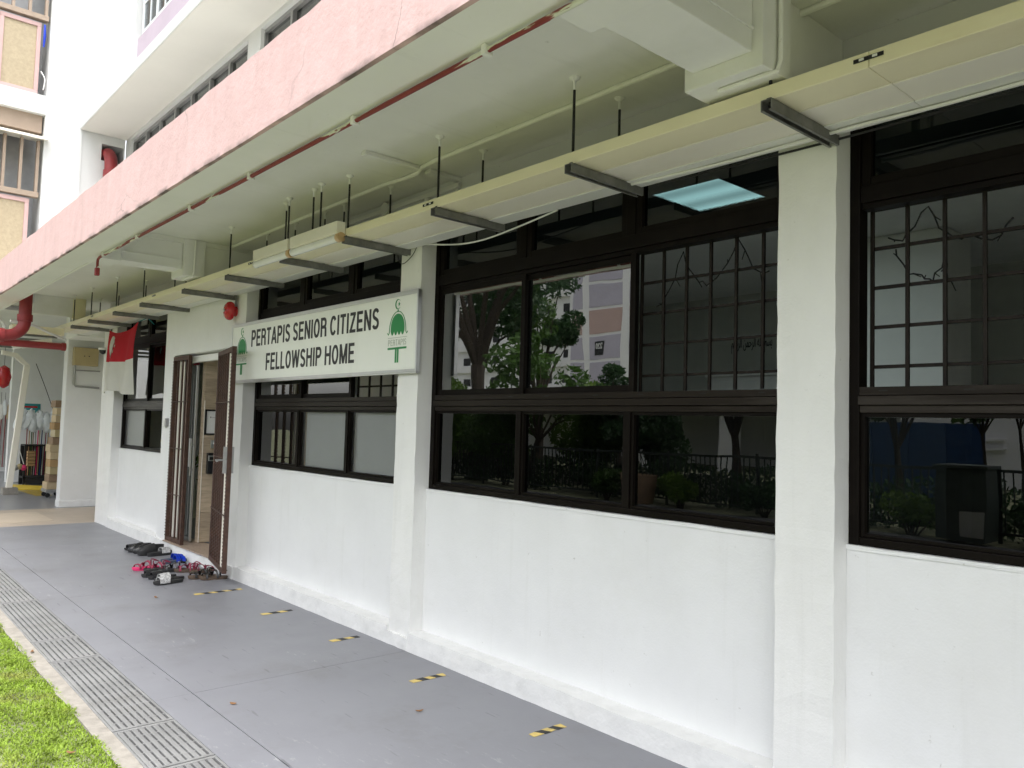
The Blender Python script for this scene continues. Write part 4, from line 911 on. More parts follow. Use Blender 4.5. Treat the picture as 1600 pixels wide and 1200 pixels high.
pts = [(5, 2.725, 3.112), (-3.9, 2.745, 3.112), (-4.05, 2.76, 3.112), (-4.15, 2.80, 3.108), (-4.3, 2.805, 3.108), (-4.5, 2.79, 3.112), (-7.28, 2.83, 3.112)]
MB().pipe(pts, 0.0145, 8).build('pipe', CEIL, cd, 0, True)
bx(-4.115, -4.065, 2.36, 2.75, 3.098, 3.1255).build('branch', BEAMP, cd, 0.004)
bx(-4.12, -4.06, 2.83, 3.079, 3.10, 3.1255).build('branch', BEAMP, cd, 0.004)
bx(-7.3, -4.06, 3.052, 3.0795, 3.055, 3.085).build('wall_duct', CEIL, cd, 0.003)
bx(-4.44, -4.40, 3.05, 3.0795, 2.86, 3.054).build('wall_duct', CEIL, cd, 0.003)
bx(-4.10, -4.07, 3.06, 3.0795, 2.86, 3.054).build('wall_duct', CEIL, cd, 0.003)
MB().lathe([(0.05, 3.051), (0.05, 3.035), (0.036, 3.033)], (-4.93, 0, 3.07), 'y', 18).build('junction_box', CEIL, cd, 0, True)

# ================================================================== FLAG
def flag():
    t = thing('national_flag', 'red and white flag with crescent and stars hanging below the trunking', 'flag', (-10.9, 2.9, 1.8))
    nu, nv = 44, 30
    def pos(u, v):   # u 0..1 left-right, v 0..1 top-bottom
        top = Vector((-11.57+1.40*u, 2.905-0.03*u, 2.655-0.09*math.sin(math.pi*u)**0.8*(1-u*.3)))
        bot = Vector((-11.66+1.27*u, 2.88, 1.80+0.03*math.sin(u*5)))
        p = top.lerp(bot, v)
        p.y += 0.035*math.sin(u*11+v*2.2)*(0.25+v)+0.018*math.sin(u*23-v*3)*v-0.06*v*(1-v)
        p.x += 0.02*math.sin(v*6+u*4)*v
        return p
    for nm, v0, v1, m in (('red_half', 0, 0.5, FLAGR), ('white_half', 0.5, 1.0, FLAGW)):
        mb = MB()
        for s_ in (0, 1):
            for j in range(nv//2+1):
                for i in range(nu+1):
                    p = pos(i/nu, v0+(v1-v0)*j/(nv//2)); mb.v.append((p.x, p.y+0.002*s_, p.z))
        W = nu+1; N = W*(nv//2+1)
        for j in range(nv//2):
            for i in range(nu):
                a = j*W+i; mb.f += [(a, a+1, a+1+W, a+W), (N+a+W, N+a+1+W, N+a+1, N+a)]
        for i in range(nu): mb.f += [(i, N+i, N+i+1, i+1)]
        mb.build(nm, m, t, 0, True)
    # crescent and stars laid on the cloth
    def patch(nm, outline):
        mb = MB()
        for s_ in (0, 1):
            for (u, v) in outline:
                p = pos(u, v); mb.v.append((p.x, p.y-0.004-0.002*s_, p.z))
        n = len(outline); mb.f += [tuple(range(n)), tuple(range(2*n-1, n-1, -1))]
        for i in range(n): mb.f.append((i, (i+1) % n, n+(i+1) % n, n+i))
        mb.build(nm, FLAGW, t)
    C = []
    for i in range(25): a = math.radians(60+240*i/24); C.append((0.17+0.115*math.cos(a), 0.25-0.19*math.sin(a)))
    for i in range(24, -1, -1): a = math.radians(70+220*i/24); C.append((0.215+0.108*math.cos(a), 0.25-0.175*math.sin(a)))
    patch('crescent', C)
    for k in range(5):
        a0 = math.radians(90+72*k); cu, cv = 0.265+0.055*math.cos(a0), 0.25-0.088*math.sin(a0)
        patch('star', [(cu+(0.022 if i % 2 == 0 else 0.009)*math.cos(math.pi/2+math.pi*i/5), cv-(0.036 if i % 2 == 0 else 0.015)*math.sin(math.pi/2+math.pi*i/5)) for i in range(10)])
    MB().pipe([pos(0.01, 0.0), Vector((-11.56, 2.9, 2.72))], 0.004, 5).build('tie_string', WHITEP, t)
    MB().pipe([pos(0.99, 0.0), Vector((-10.10, 2.95, 2.70)), Vector((-10.0, 3.0, 2.62))], 0.006, 5).build('tie_string', TEALP, t)
flag()

# ================================================================== SHOES
def outline(L, W, n=28, waist=0.82):
    pts = []
    for i in range(n):
        a = 2*math.pi*i/n; y = math.cos(a); x_ = math.sin(a)
        wv = W/2*(1.0 if y > 0 else waist+0.04*abs(y)); sh = 1-0.10*math.exp(-((y+0.05)/0.35)**2)
        pts.append((wv*sh*(abs(x_)**0.75)*(1 if x_ >= 0 else -1), L/2*(abs(y)**0.85)*(1 if y >= 0 else -1)))
    return pts
def sole_mesh(L, W, h, toe=0.012):
    o = outline(L, W); mb = MB(); n = len(o)
    for z, s in ((0.0, 0.95), (h*0.5, 1.0), (h, 0.985)):
        for (x_, y_) in o: mb.v.append((x_*s, y_*s, z + toe*max(0, y_/(L/2)-0.55)**2*3))
    for j in range(2):
        for i in range(n): a, b = j*n+i, j*n+(i+1) % n; mb.f.append((a, b, b+n, a+n))
    mb.f.append(tuple(range(n))[::-1]); mb.f.append(tuple(2*n+i for i in range(n)))
    return mb.mesh('sole', 0, True)
def band_mesh(W, y0, y1, h, base, th=0.006, n=14, skew=0.0, nm='strap'):
    mb = MB()
    for r in (0, 1):
        for j, y_ in enumerate((y0, y1)):
            for i in range(n+1):
                a = math.pi*i/n; rx = W/2+0.003-r*th; rz = h*(1.0 if j == 0 else 0.88)-r*th
                mb.v.append((rx*math.cos(a), y_+skew*math.cos(a), base-0.012+max(0, rz)*math.sin(a)**0.75+0.0))
    N = n+1
    for i in range(n):
        mb.f += [(i, i+1, N+i+1, N+i), (2*N+i, 3*N+i, 3*N+i+1, 2*N+i+1), (i, 2*N+i, 2*N+i+1, i+1), (N+i, N+i+1, 3*N+i+1, 3*N+i)]
    mb.f += [(0, N, 3*N, 2*N), (n, 2*N+n, 3*N+n, N+n)]
    return mb.mesh(nm, 0, True)
def upper_mesh(L, W, h, base):
    """closed clog upper with an opening towards the heel"""
    mb = MB(); n = 16; rows = 12; o = []
    for j in range(rows+1):
        t_ = j/rows; y_ = -L*0.10+t_*L*0.585
        ww = W/2*math.sqrt(max(0.0, 1-(max(0, t_-0.25)/0.755)**2.6)); hh = h*(1-0.55*t_**1.6)*(0.35+0.65*math.sqrt(max(0, 1-(t_)**3.5)))
        for i in range(n+1):
            a = math.pi*i/n; mb.v.append((ww*math.cos(a), y_, base-0.008+hh*math.sin(a)**0.8))
    N = n+1
    for j in range(rows):
        for i in range(n): a = j*N+i; mb.f.append((a, a+1, a+1+N, a+N))
    b = len(mb.v)      # heel counter
    for j in range(2):
        for i in range(11):
            a = math.pi+math.pi*i/10; mb.v.append((W/2*0.84*math.cos(a), -L*0.08+L*0.40*math.sin(a), base-0.005+(0.0 if j == 0 else h*0.75)))
    for i in range(10): mb.f.append((b+i, b+i+1, b+12+i, b+11+i))
    me = mb.mesh('upper', 0, True); return me
def shoe(kind, label, x_, y_, ang, m_sole, m_strap, L=0.255, W=0.095, h=0.028):
    t = thing('sandal' if kind != 'clog' else 'clog', label, 'shoe', (x_, y_, 0.0005), 'shoes left at the entrance', math.radians(ang))
    s_ = local('sole', sole_mesh(L, W, h), m_sole, t)
    if kind == 'slide': local('strap', band_mesh(W, 0.005, 0.095, 0.062, h), m_strap, t)
    elif kind == 'two':
        local('strap', band_mesh(W, 0.055, 0.095, 0.055, h), m_strap, t); local('strap', band_mesh(W, 0.0, 0.042, 0.066, h), m_strap, t)
    elif kind == 'clog': 
        u = local('upper', upper_mesh(L, W, 0.085, h), m_strap, t)
    elif kind == 'strappy':
        local('strap', band_mesh(W, 0.07, 0.085, 0.05, h, skew=0.02), m_strap, t); local('strap', band_mesh(W, 0.03, 0.045, 0.06, h, skew=-0.025), m_strap, t); local('strap', band_mesh(W, -0.02, -0.005, 0.075, h, skew=0.02), m_strap, t)
        mb = MB(); mb.pipe([(W/2*math.cos(a)*0.9, -0.06+0.058*math.sin(a), h+0.055+0.01*math.cos(2*a)) for a in [math.pi*i/10+math.pi for i in range(11)]], 0.005, 5)
        mb.pipe([(W*0.42, -0.06, h), (W*0.44, -0.055, h+0.06)], 0.005, 5); mb.pipe([(-W*0.42, -0.06, h), (-W*0.44, -0.055, h+0.06)], 0.005, 5)
        local('ankle_strap', mb.mesh('ankle_strap', 0, True), m_strap, t)
        local('buckle', MB().box(W*0.44, W*0.49, -0.065, -0.045, h+0.04, h+0.062).mesh('buckle'), SILV, t)
    return t
shoe('slide', 'flat black slipper farthest left in the row by the entrance', -9.53, 2.79, 185, BLACK, BLACK, h=0.022)
shoe('clog', 'black closed clog, leftmost of the three clogs', -9.36, 2.78, 182, BLACK, BLACKG, h=0.03)
shoe('clog', 'black closed clog in the middle of the three clogs', -9.24, 2.80, 178, BLACK, BLACKG, h=0.03)
shoe('clog', 'thick soled black clog, rightmost of the three clogs', -9.10, 2.82, 186, BLACK, BLACK, L=0.29, W=0.11, h=0.045)
shoe('slide', 'black slide with white printed strap tucked behind the clogs', -9.00, 2.88, 10, BLACK, PATT, L=0.27, h=0.04)
shoe('two', 'blue strapped slide nearer the door step', -8.58, 2.88, 8, NAVY, BLUE)
shoe('two', 'blue strapped slide nearer the camera', -8.46, 2.86, 4, NAVY, BLUE)
shoe('strappy', 'bright pink soled sandal with its toe towards the drain', -8.23, 2.51, 178, PINKS, MAROON)
shoe('strappy', 'dark sandal with maroon straps beside the pink sole', -8.10, 2.58, 172, BLACK, MAROON)
shoe('strappy', 'black strappy sandal in the middle of the shoe pile', -7.99, 2.69, 165, BLACK, BLACKG)
shoe('slide', 'plain black slide, left one of the plain pair', -7.83, 2.48, 176, BLACK, BLACKG)
shoe('slide', 'plain black slide, right one of the plain pair', -7.71, 2.50, 178, BLACK, BLACKG)
shoe('slide', 'black slide with white patterned strap nearest the camera', -7.44, 2.47, 188, BLACK, PATT, L=0.275)
shoe('slide', 'black slide with patterned strap half hidden behind its twin', -7.57, 2.52, 184, BLACK, PATT, L=0.275)
shoe('strappy', 'maroon strapped sandal lying left of its mate', -7.90, 2.80, 150, DBR, MAROON)
shoe('strappy', 'maroon strapped sandal closest to the door step', -7.80, 2.90, 10, DBR, MAROON)
shoe('strappy', 'black strappy sandal with brown insole by the gate', -7.52, 2.80, 172, DBR, BLACKG)
shoe('strappy', 'black strappy sandal with brown insole against the skirting', -7.42, 2.87, 165, DBR, BLACKG)

# ================================================================== FLOOR TAPE
def tape(xc, y0, y1, label, stripes):
    t = thing('floor_tape', label, 'tape', (xc, (y0+y1)/2, 0), 'yellow and black tape marks on the walkway')
    n = stripes; L = y1-y0; wd = 0.024
    for k in range(n):
        a, b = y0+L*k/n, y0+L*(k+1)/n; sk = 0.022
        if k % 2 == 0 or True:
            pts = [(xc-wd, a), (xc+wd, a+sk if k else a), (xc+wd, b+sk if k < n-1 else b), (xc-wd, b)]
            pts = [(p[0]+RND.uniform(-.004, .004), p[1]+RND.uniform(-.006, .006)) for p in pts]; MB().prism(pts, 'z', 0.0012+0.0002*(k % 2), 0.0022+0.0002*(k % 2)).build('stripe', YTAPE if k % 2 == 0 else BLACK, t)
tape(-6.86, 2.50, 2.91, 'yellow and black tape strip farthest from the camera, next to the shoes', 7)
tape(-5.885, 2.66, 2.915, 'yellow and black tape strip, second from the shoes', 4)
tape(-4.91, 2.725, 2.94, 'yellow and black tape strip in front of the second pillar', 4)
tape(-3.87, 2.685, 2.925, 'torn yellow and black tape strip, second nearest to the camera', 5)
tape(-2.857, 2.70, 2.92, 'yellow and black tape strip nearest to the camera', 5)

# ================================================================== NEIGHBOURING WING (left)
wing = thing('neighbouring_wing', 'white taller wing with pink framed panels at the left edge', 'building', (-12.6, 2.0, 0))
Q = lambda mb, n, m, bevel=0.0, parent=wing: mb.build(n, m, parent, bevel)
WX = -12.26
Q(bx(-12.8, WX, 2.12, 2.585, 3.23, 10.0), 'wall', UPW)
Q(bx(-12.8, WX-0.012, 2.586, 2.84, 3.23, 10.0), 'wall', UPW)
Q(bx(-12.8, WX-0.012, 2.8405, 3.15, 5.39, 10.0), 'wall', UPW)
Q(bx(-12.8, WX-0.012, 2.8405, 3.15, 3.23, 5.15), 'wall', UPW)
Q(bx(-12.8, WX-0.012, 3.13, 3.15, 5.151, 5.389), 'wall', UPW)
Q(bx(-13.0, -12.7, 2.80, 3.16, 5.1, 5.45), 'pipe_recess', DARK)
Q(bx(-13.0, -12.6, -3, 0.3, 3.23, 10.0), 'wall', UPW)
Q(bx(-13.4, -12.95, 0.2, 2.2, 3.0, 10.0), 'inner_wall', GREYM)
Q(bx(-12.8, WX, 0.3, 2.1195, 5.60, 5.86), 'spandrel', UPW)
Q(bx(-12.8, WX-0.09, 0.3, 2.1, 5.36, 5.5995), 'spandrel', BEIGE2 if False else TANL)
Q(bx(-12.8, WX, 0.3, 2.1195, 8.55, 8.8), 'spandrel', UPW)
Q(bx(-12.8, WX, 0.3, 2.1195, 3.0, 3.2), 'spandrel', UPW)
aw = MB(); aw.prism([(-12.7, 5.38), (WX+0.10, 5.26), (WX+0.10, 5.225), (-12.7, 5.33)], 'y', 0.3, 2.16)
aw.v = [(p[0], p[1], p[2]) for p in aw.v]
Q(aw, 'awning', CREAM2)
def panel(y0, y1, z0, z1):
    f = MB(); f.box(WX-0.12, WX-0.07, y0, y1, z0, z0+0.055); f.box(WX-0.12, WX-0.07, y0, y1, z1-0.055, z1); f.box(WX-0.12, WX-0.07, y0, y0+0.05, z0+0.0555, z1-0.0555); f.box(WX-0.12, WX-0.07, y1-0.05, y1, z0+0.0555, z1-0.0555)
    o = Q(f, 'screen_frame', PINKF, 0.004); bx(WX-0.10, WX-0.09, y0+0.0505, y1-0.0505, z0+0.056, z1-0.056).build('screen_panel', BEIGEW, o)
for (a, b) in ((1.535, 2.02), (1.02, 1.515), (0.5, 1.0)):
    panel(a, b, 5.875, 6.88); panel(a, b-0.02 if b > 2 else b, 3.4, 4.42)
for zb, zt_ in ((4.48, 5.24), (6.95, 8.5)):
    Q(bx(WX-0.14, WX-0.04, 0.3, 2.10, zb-0.03, zb+0.04), 'louvre_rail', TANL, 0.003)
    for k in range(8):
        y_ = 2.085-0.195*k; Q(bx(WX-0.13, WX-0.05, y_-0.035, y_, zb+0.0405, zt_), 'louvre', TANL, 0.002)
bt = MB().pipe([(WX-0.05, 2.055, 6.86), (WX-0.045, 2.06, 6.70), (WX-0.05, 2.055, 6.55)], [0.012, 0.018, 0.010], 8); o = bt.build('blue_cloth', BLUE, None); tag(o, 'blue cloth hanging in the slot beside the beige panel', 'cloth')
wv = cable('white_hose', 'white hose curling in the dark slot of the wing', [(WX-0.05, 2.04, 6.2), (WX-0.04, 2.09, 6.1), (WX-0.05, 2.08, 5.95)], 0.008, WHITEP)
# red stack pipe on the wing wall above the canopy
sp2 = thing('red_stack_pipe', 'red elbow pipe coming out of the white wing wall above the canopy', 'pipe', (-12.2, 2.96, 3.3))
pts = [(-12.7, 2.90, 5.25), (-12.35, 2.92, 5.27)] + [(-12.35+0.22*math.sin(a), 2.94, 5.05+0.22*math.cos(a)) for a in [math.pi*i/16 for i in range(9)]] + [(-12.13, 2.94, 4.9), (-12.13, 2.94, 3.15)]
MB().pipe(pts, 0.085, 16).build('pipe', REDP, sp2, 0, True)
MB().pipe([(-12.13, 2.94, 4.86), (-12.13, 2.94, 4.98)], 0.098, 16).build('collar', REDP, sp2, 0, True)

# ---------------------------------------------------------------- under the wing: passage, shop
Q(bx(-24, -12.36, 1.2, 9, 3.14, 3.22), 'passage_ceiling', CEIL)
Q(bx(-14.75, -14.50, 3.03, 6.5, 0.0, 3.139), 'passage_wall', WALL, 0.01)
Q(MB().box(-14.752, -14.49, 3.022, 6.5, -0.008, 0.10), 'passage_skirting', SKIRT, 0.006)
Q(bx(-14.498, -12.31, 3.62, 3.75, 0.0, 3.139), 'passage_wall', WALL)
Q(bx(-14.3, -13.6, 2.95, 3.6, 2.72, 2.95), 'passage_beam', BEAMP, 0.01)
Q(bx(-24, -14.752, 5.2, 5.3, 0, 3.139), 'shop_wall', WALL)
Q(bx(-20.3, -20.1, 3.15, 5.2, 0, 3.139), 'shop_wall', WALL)
Q(bx(-24, -23.8, -2, 5.2, 0, 3.139), 'shop_wall', WALL)
# canopy post with splayed bracing at far left
pst = thing('steel_post', 'cream steel post with bent arm at the far left of the passage', 'post', (-17.2, 2.76, 0))
MB().prism([(2.70, 0.12), (2.80, 0.12), (2.97, 2.40), (2.87, 2.40)], 'x', -17.25, -17.15).build('shaft', CREAM2, pst, 0.005)
MB().prism([(2.87, 2.405), (2.97, 2.405), (2.75, 2.62), (2.5, 2.66), (2.5, 2.58), (2.70, 2.55)], 'x', -17.25, -17.15).build('arm', CREAM2, pst, 0.005)
bx(-17.32, -17.08, 2.64, 2.88, -0.008, 0.119).build('base', CONC, pst, 0.005)
# big red pipes
rb = thing('red_drain_pipe', 'thick red drain pipe dropping from the canopy and turning left', 'pipe', (-10.9, 1.8, 2.4))
el_ = [(-10.9, 1.80, 3.2), (-10.9, 1.80, 2.62)] + [(-10.9, 1.62+0.18*math.cos(a), 2.60-0.18*math.sin(a)) for a in [math.pi/2*i/8 for i in range(9)]] + [(-10.9, 1.2, 2.39), (-10.9, 0.4, 2.33)]
MB().pipe(el_, 0.068, 18).build('pipe', REDP, rb, 0, True)
MB().pipe([(-10.9, 1.80, 2.60), (-10.9, 1.80, 2.68)], 0.082, 18).build('collar', REDP, rb, 0, True)
MB().pipe([(-10.9, 1.60, 2.415), (-10.9, 1.54, 2.415)], 0.08, 18).build('collar', REDP, rb, 0, True)
rb2 = thing('red_header_pipe', 'long horizontal red pipe under the passage ceiling at left', 'pipe', (-12.6, 2, 2.45))
MB().pipe([(-12.6, 0.2, 2.46), (-12.6, 2.55, 2.46)], 0.048, 16).build('pipe', REDP, rb2, 0, True)
MB().pipe([(-12.6, 2.55, 2.46), (-12.6, 2.60, 2.46)], 0.056, 16).build('end_flange', REDP, rb2, 0, True)
for (k, pts, lab) in ((0, [(-11.2, 1.7, 2.62), (-11.3, 1.95, 2.60), (-11.6, 2.2, 2.55), (-11.9, 2.45, 2.50)], 'grey flexible conduit crossing behind the thick red pipe'), (1, [(-12.0, 1.4, 2.72), (-12.0, 1.7, 2.70), (-12.1, 1.8, 2.58), (-12.2, 2.0, 2.57)], 'pale flexible hose near the ceiling at far left')):
    cable('flexible_conduit', lab, pts, 0.018, WHITEP)
for k in range(4):
    o = bx(-13.2-0.9*k, -13.15-0.9*k, 1.4, 2.6, 2.62, 2.66).build('ceiling_bracket', STEELB, None, 0.002); tag(o, 'dark steel ceiling bracket under the passage, %s one' % ORD[k].replace('nearest', 'nearest to the camera'), 'bracket', 'brackets under the passage ceiling')
tb2 = thing('batten_light', 'white batten light under the passage ceiling at far left', 'light', (-13, 2.2, 2.5))
MB().prism([(2.02, 2.44), (2.5, 2.54), (2.5, 2.60), (2.02, 2.50)], 'x', -13.1, -13.0).build('housing', CREAM2, tb2, 0.004); MB().pipe([(-13.05, 2.03, 2.425), (-13.05, 2.48, 2.522)], 0.022, 12).build('tube', TUBE, tb2, 0, True)
# yellow box and conduit in the alcove
yb = thing('junction_box', 'tan steel junction box on the alcove wall', 'electrical box', (-14.45, 3.28, 2.31))
bx(-14.499, -14.38, 3.10, 3.465, 2.315, 2.61).build('body', BOXY, yb, 0.006); bx(-14.3795, -14.374, 3.105, 3.46, 2.32, 2.605).build('lid', BOXY, yb, 0.004)
for y_ in (3.25, 3.32): MB().lathe([(0.009, -14.374), (0.009, -14.366)], (0, y_, 2.47), 'x', 8).build('screw', RODM, yb)
pc = thing('grey_conduit', 'grey steel conduit bent below the tan junction box', 'conduit', (-14.48, 3.2, 1.95))
MB().pipe([(-14.47, 3.14, 2.3145), (-14.47, 3.14, 2.0), (-14.47, 3.16, 1.97), (-14.47, 3.52, 1.96)], 0.016, 8).build('pipe', GREYM, pc, 0, True)
MB().pipe([(-14.47, 3.14, 2.235), (-14.47, 3.52, 2.235)], 0.010, 8).build('branch', GREYM, pc, 0, True)
dc = thing('dome_camera', 'small dark dome camera beside the flag', 'camera', (-12.3, 2.95, 2.4))
MB().lathe([(0.06, 2.43), (0.06, 2.46)], (-12.25, 3.0, 0), 'z', 16).build('base', WHITEP, dc, 0, True); MB().lathe([(0.052, 2.4295), (0.045, 2.395), (0.02, 2.375), (0.004, 2.372)], (-12.25, 3.0, 0), 'z', 16).build('dome', BLACKG, dc, 0, True)

# shop goods -------------------------------------------------
rk = thing('display_rack', 'black open display rack holding brushes in the shop front', 'rack', (-19.2, 3.55, 0))
fr = MB()
for y_ in (3.30, 3.76):
    for x_ in (-19.45, -19.05): fr.box(x_-0.02, x_+0.02, y_-0.02, y_+0.02, 0, 0.82)
fr.box(-19.47, -19.03, 3.28, 3.78, 0.8205, 0.85); fr.box(-19.47, -19.03, 3.28, 3.78, 0.15, 0.19)
fr.build('frame', DARK, rk); bx(-19.5, -19.46, 3.28, 3.78, 0.0, 0.82).build('back', DARK, rk); bx(-19.05, -19.03, 3.33, 3.74, 0.02, 0.145).build('kick_panel', RODM, rk)
for i in range(5):
    o = bx(-19.3, -19.1, 3.36, 3.50, 0.40+0.065*i, 0.455+0.065*i).build('brush', CARD, None, 0.01); tag(o, 'brown brush in the black rack, number %s from the bottom of its pile' % ('one two three four five'.split()[i]), 'brush', 'brushes piled in the rack')
cols = [REDP, CARD, LEAF[0], TAN, GREYM, PINKS, CARD2, BLUEH, SILV, MAROON, CARD]
names = ['red', 'brown', 'green', 'tan', 'grey', 'pink', 'pale wood', 'blue', 'silver', 'maroon', 'dark brown']
for i in range(11):
    y_ = 3.36+0.036*i
    b = thing('broom', '%s handled broom upright in the rack with a bagged head' % names[i], 'broom', (-19.25, y_, 0.2), 'brooms in the rack')
    MB().pipe([(-19.25+0.02*(i % 3), y_, 0.2), (-19.25+0.03*(i % 3), y_-0.02+0.004*i, 1.35)], 0.011, 6).build('handle', cols[i], b)
    if i % 2 == 0:
        yc = 3.18+0.062*i
        mb = MB(); R = random.Random(i)
        mb.lathe([(0.03, 1.12), (0.085, 1.18), (0.115, 1.28), (0.105, 1.40), (0.06, 1.50), (0.015, 1.55)], (-19.15, yc, R.uniform(-0.03, 0.05)), 'z', 14)
        mb.v = [(v[0]+R.uniform(-.015, .015), v[1]+R.uniform(-.015, .015)+(1.3-v[2])*(-0.3 if i < 4 else 0.05), v[2]+R.uniform(-.02, .02)) for v in mb.v]
        mb.build('bagged_head', PLBAG, b, 0, True)
for k in range(12):
    hgt = 0.135; z_ = 0.14+k*hgt; small = k > 5
    j_ = RND.uniform(-.02, .02); o = bx(-16.62+j_, -16.25+j_, (3.20 if not small else 3.25)+j_, 3.42+j_*.5, z_+0.001, z_+hgt-0.003-abs(j_)*.2).build('carton', [CARD2, CARD, TAN, CARD2, BOXY][k*7 % 5], None, 0.004)
    tag(o, 'brown carton in the tall stack by the alcove wall, %s from the floor' % ['first', 'second', 'third', 'fourth', 'fifth', 'sixth', 'seventh', 'eighth', 'ninth', 'tenth', 'eleventh', 'twelfth'][k], 'carton', 'stacked cartons')
tr = thing('trolley', 'low grey trolley under the stack of cartons', 'trolley', (-16.43, 3.3, 0)); bx(-16.66, -16.22, 3.17, 3.45, 0.085, 0.139).build('deck', GREYM, tr, 0.004)
for x_ in (-16.6, -16.28):
    for y_ in (3.21, 3.41): MB().lathe([(0.04, x_-0.015), (0.04, x_+0.015)], (0, y_, 0.034), 'x', 12).build('wheel', DARK, tr)
ym = thing('yellow_mat', 'yellow ramp mat on the floor before the shop rack', 'mat', (-18.3, 3.3, 0))
MB().prism([(-19.3, 3.10), (-18.6, 3.60), (-17.9, 3.45), (-18.0, 3.02)], 'z', -0.006, 0.02).build('pad', YEL, ym, 0.004)
for k in range(7):
    xx = -17.8+0.18*k; o = bx(xx, xx+0.05, 3.03+0.01*k, 3.36, -0.004, 0.0005).build('floor_line', YEL, None); tag(o, 'painted yellow floor line of the ladder marking, %s' % (ORD[6-k]+' to the camera'), 'floor marking', 'ladder of yellow floor lines')
ps = thing('shop_poster', 'teal poster on the grey shop wall behind the brooms', 'poster', (-20.09, 3.5, 1.5)); bx(-20.0995, -20.09, 3.36, 3.72, 1.25, 1.72).build('sheet', TEALP, ps)
bx(-20.0898, -20.089, 3.40, 3.66, 1.63, 1.665).build('red_band', REDB, ps); bx(-20.0898, -20.089, 3.42, 3.62, 1.55, 1.575).build('white_band', WHITEP, ps)
for i, (c, nm) in enumerate(((YEL, 'yellow'), (GREYM, 'grey'), (BOXY, 'tan'), (PINKS, 'pink'))):
    y_ = 2.84+0.065*i
    d = thing('cobweb_duster', '%s round duster hanging at the shop front' % nm, 'duster', (-17.6, y_, 0.45), 'round dusters on strings')
    MB().pipe([(-17.6, 2.93, 0.86), (-17.6, y_, 0.53)], 0.008, 6).build('cord', WHITEP, d)
    MB().lathe([(0.01, -0.055), (0.04, -0.04), (0.056, 0), (0.04, 0.04), (0.01, 0.055)], (-17.6, y_, 0.48-0.02*(i % 2)), 'z', 12).build('head', c, d, 0, True)
lt = thing('red_lantern', 'red paper lantern hanging at the far left of the passage', 'lantern', (-18, 2.6, 2.0)); MB().lathe([(0.02, -0.22), (0.09, -0.17), (0.13, 0), (0.09, 0.17), (0.02, 0.22)], (-18.0, 2.68, 2.2), 'z', 14).build('body', REDB, lt, 0, True); MB().pipe([(-18, 2.68, 2.42), (-18, 2.68, 3.13)], 0.004, 5).build('cord', RODM, lt)
for i in range(7):
    o = MB().pipe([(-20.6, 3.02+0.03*i, 0.3), (-20.6, 3.05+0.025*i, 1.5)], 0.012, 6).build('mop_handle', [SILV, REDP, GREYM][i % 3], None)
    tag(o, 'thin mop handle leaning at the far left, %s from the left edge' % ['first', 'second', 'third', 'fourth', 'fifth', 'sixth', 'seventh'][i], 'mop', 'mop handles at far left')
o = cable('hanging_rope', 'thin dark rope slanting across the shop wall', [(-19.9, 3.55, 2.6), (-19.9, 3.75, 2.1), (-19.9, 3.95, 1.55)], 0.008, RODM)

# ================================================================== ACROSS THE LAWN (seen mirrored in the glass)
def leaf_cloud(centers, radii, n, size, seed, flat=0.75):
    R = np.random.default_rng(seed); C = np.array(centers); rr = np.array(radii)
    w_ = rr**2; w_ = w_/w_.sum(); k = R.choice(len(C), n, p=w_)
    d = R.normal(size=(n, 3)); d /= np.linalg.norm(d, axis=1)[:, None]; d[:, 2] *= flat
    p = C[k]+d*(rr[k]*R.uniform(0.55, 1.05, n)**0.6)[:, None]
    t1 = R.normal(size=(n, 3)); t1 /= np.linalg.norm(t1, axis=1)[:, None]; t1[:, 2] -= 0.25
    t2 = np.cross(t1, R.normal(size=(n, 3))); t2 /= np.linalg.norm(t2, axis=1)[:, None]
    s = size*R.uniform(0.6, 1.4, n)[:, None]
    V = np.stack([p-t1*s*.6, p+t2*s*.3-t1*s*.1, p+t1*s*.7, p-t2*s*.3-t1*s*.1], 1).reshape(-1, 3)
    return V.tolist(), (np.arange(n)[:, None]*4+np.arange(4)[None]).tolist()
def tree(name, label, x_, y_, H, crown_r, seed, m, n=3600, leaf=0.20, trunk=0.14, crown_lo=0.4, group='trees across the lawn', lean=0.0):
    R = random.Random(seed); t = thing(name, label, 'tree', (x_, y_, 0), group)
    mb = MB(); fork = H*crown_lo
    mb.pipe([(x_, y_, -0.1), (x_+lean*.4+0.05, y_, fork*.5), (x_+lean, y_+0.05, fork)], [trunk*1.25, trunk, trunk*.8], 8)
    cs, rs = [], []
    nb = 9
    for i in range(nb):
        a = 2*math.pi*i/nb+R.uniform(-.4, .4); rad = crown_r*R.uniform(0.35, 0.85); hz = fork+(H-fork)*R.uniform(0.25, 0.92)
        e_ = (x_+lean+rad*math.cos(a), y_+rad*math.sin(a), hz)
        mid = (x_+lean+rad*.4*math.cos(a), y_+rad*.4*math.sin(a), fork+(hz-fork)*.55)
        mb.pipe([(x_+lean, y_+0.05, fork-0.1), mid, e_], [trunk*.5, trunk*.32, trunk*.1], 6)
        for q in range(3):
            cs.append((e_[0]+R.uniform(-.5, .5)*crown_r*.5, e_[1]+R.uniform(-.5, .5)*crown_r*.5, e_[2]+R.uniform(-.3, .4)*crown_r*.4)); rs.append(crown_r*R.uniform(0.16, 0.34))
    mb.build('trunk', BARK, t, 0, True)
    V, F = leaf_cloud(cs, rs, n, leaf, seed)
    me = bpy.data.meshes.new('crown'); me.from_pydata(V, [], F); me.materials.append(m); link('crown', me, t)
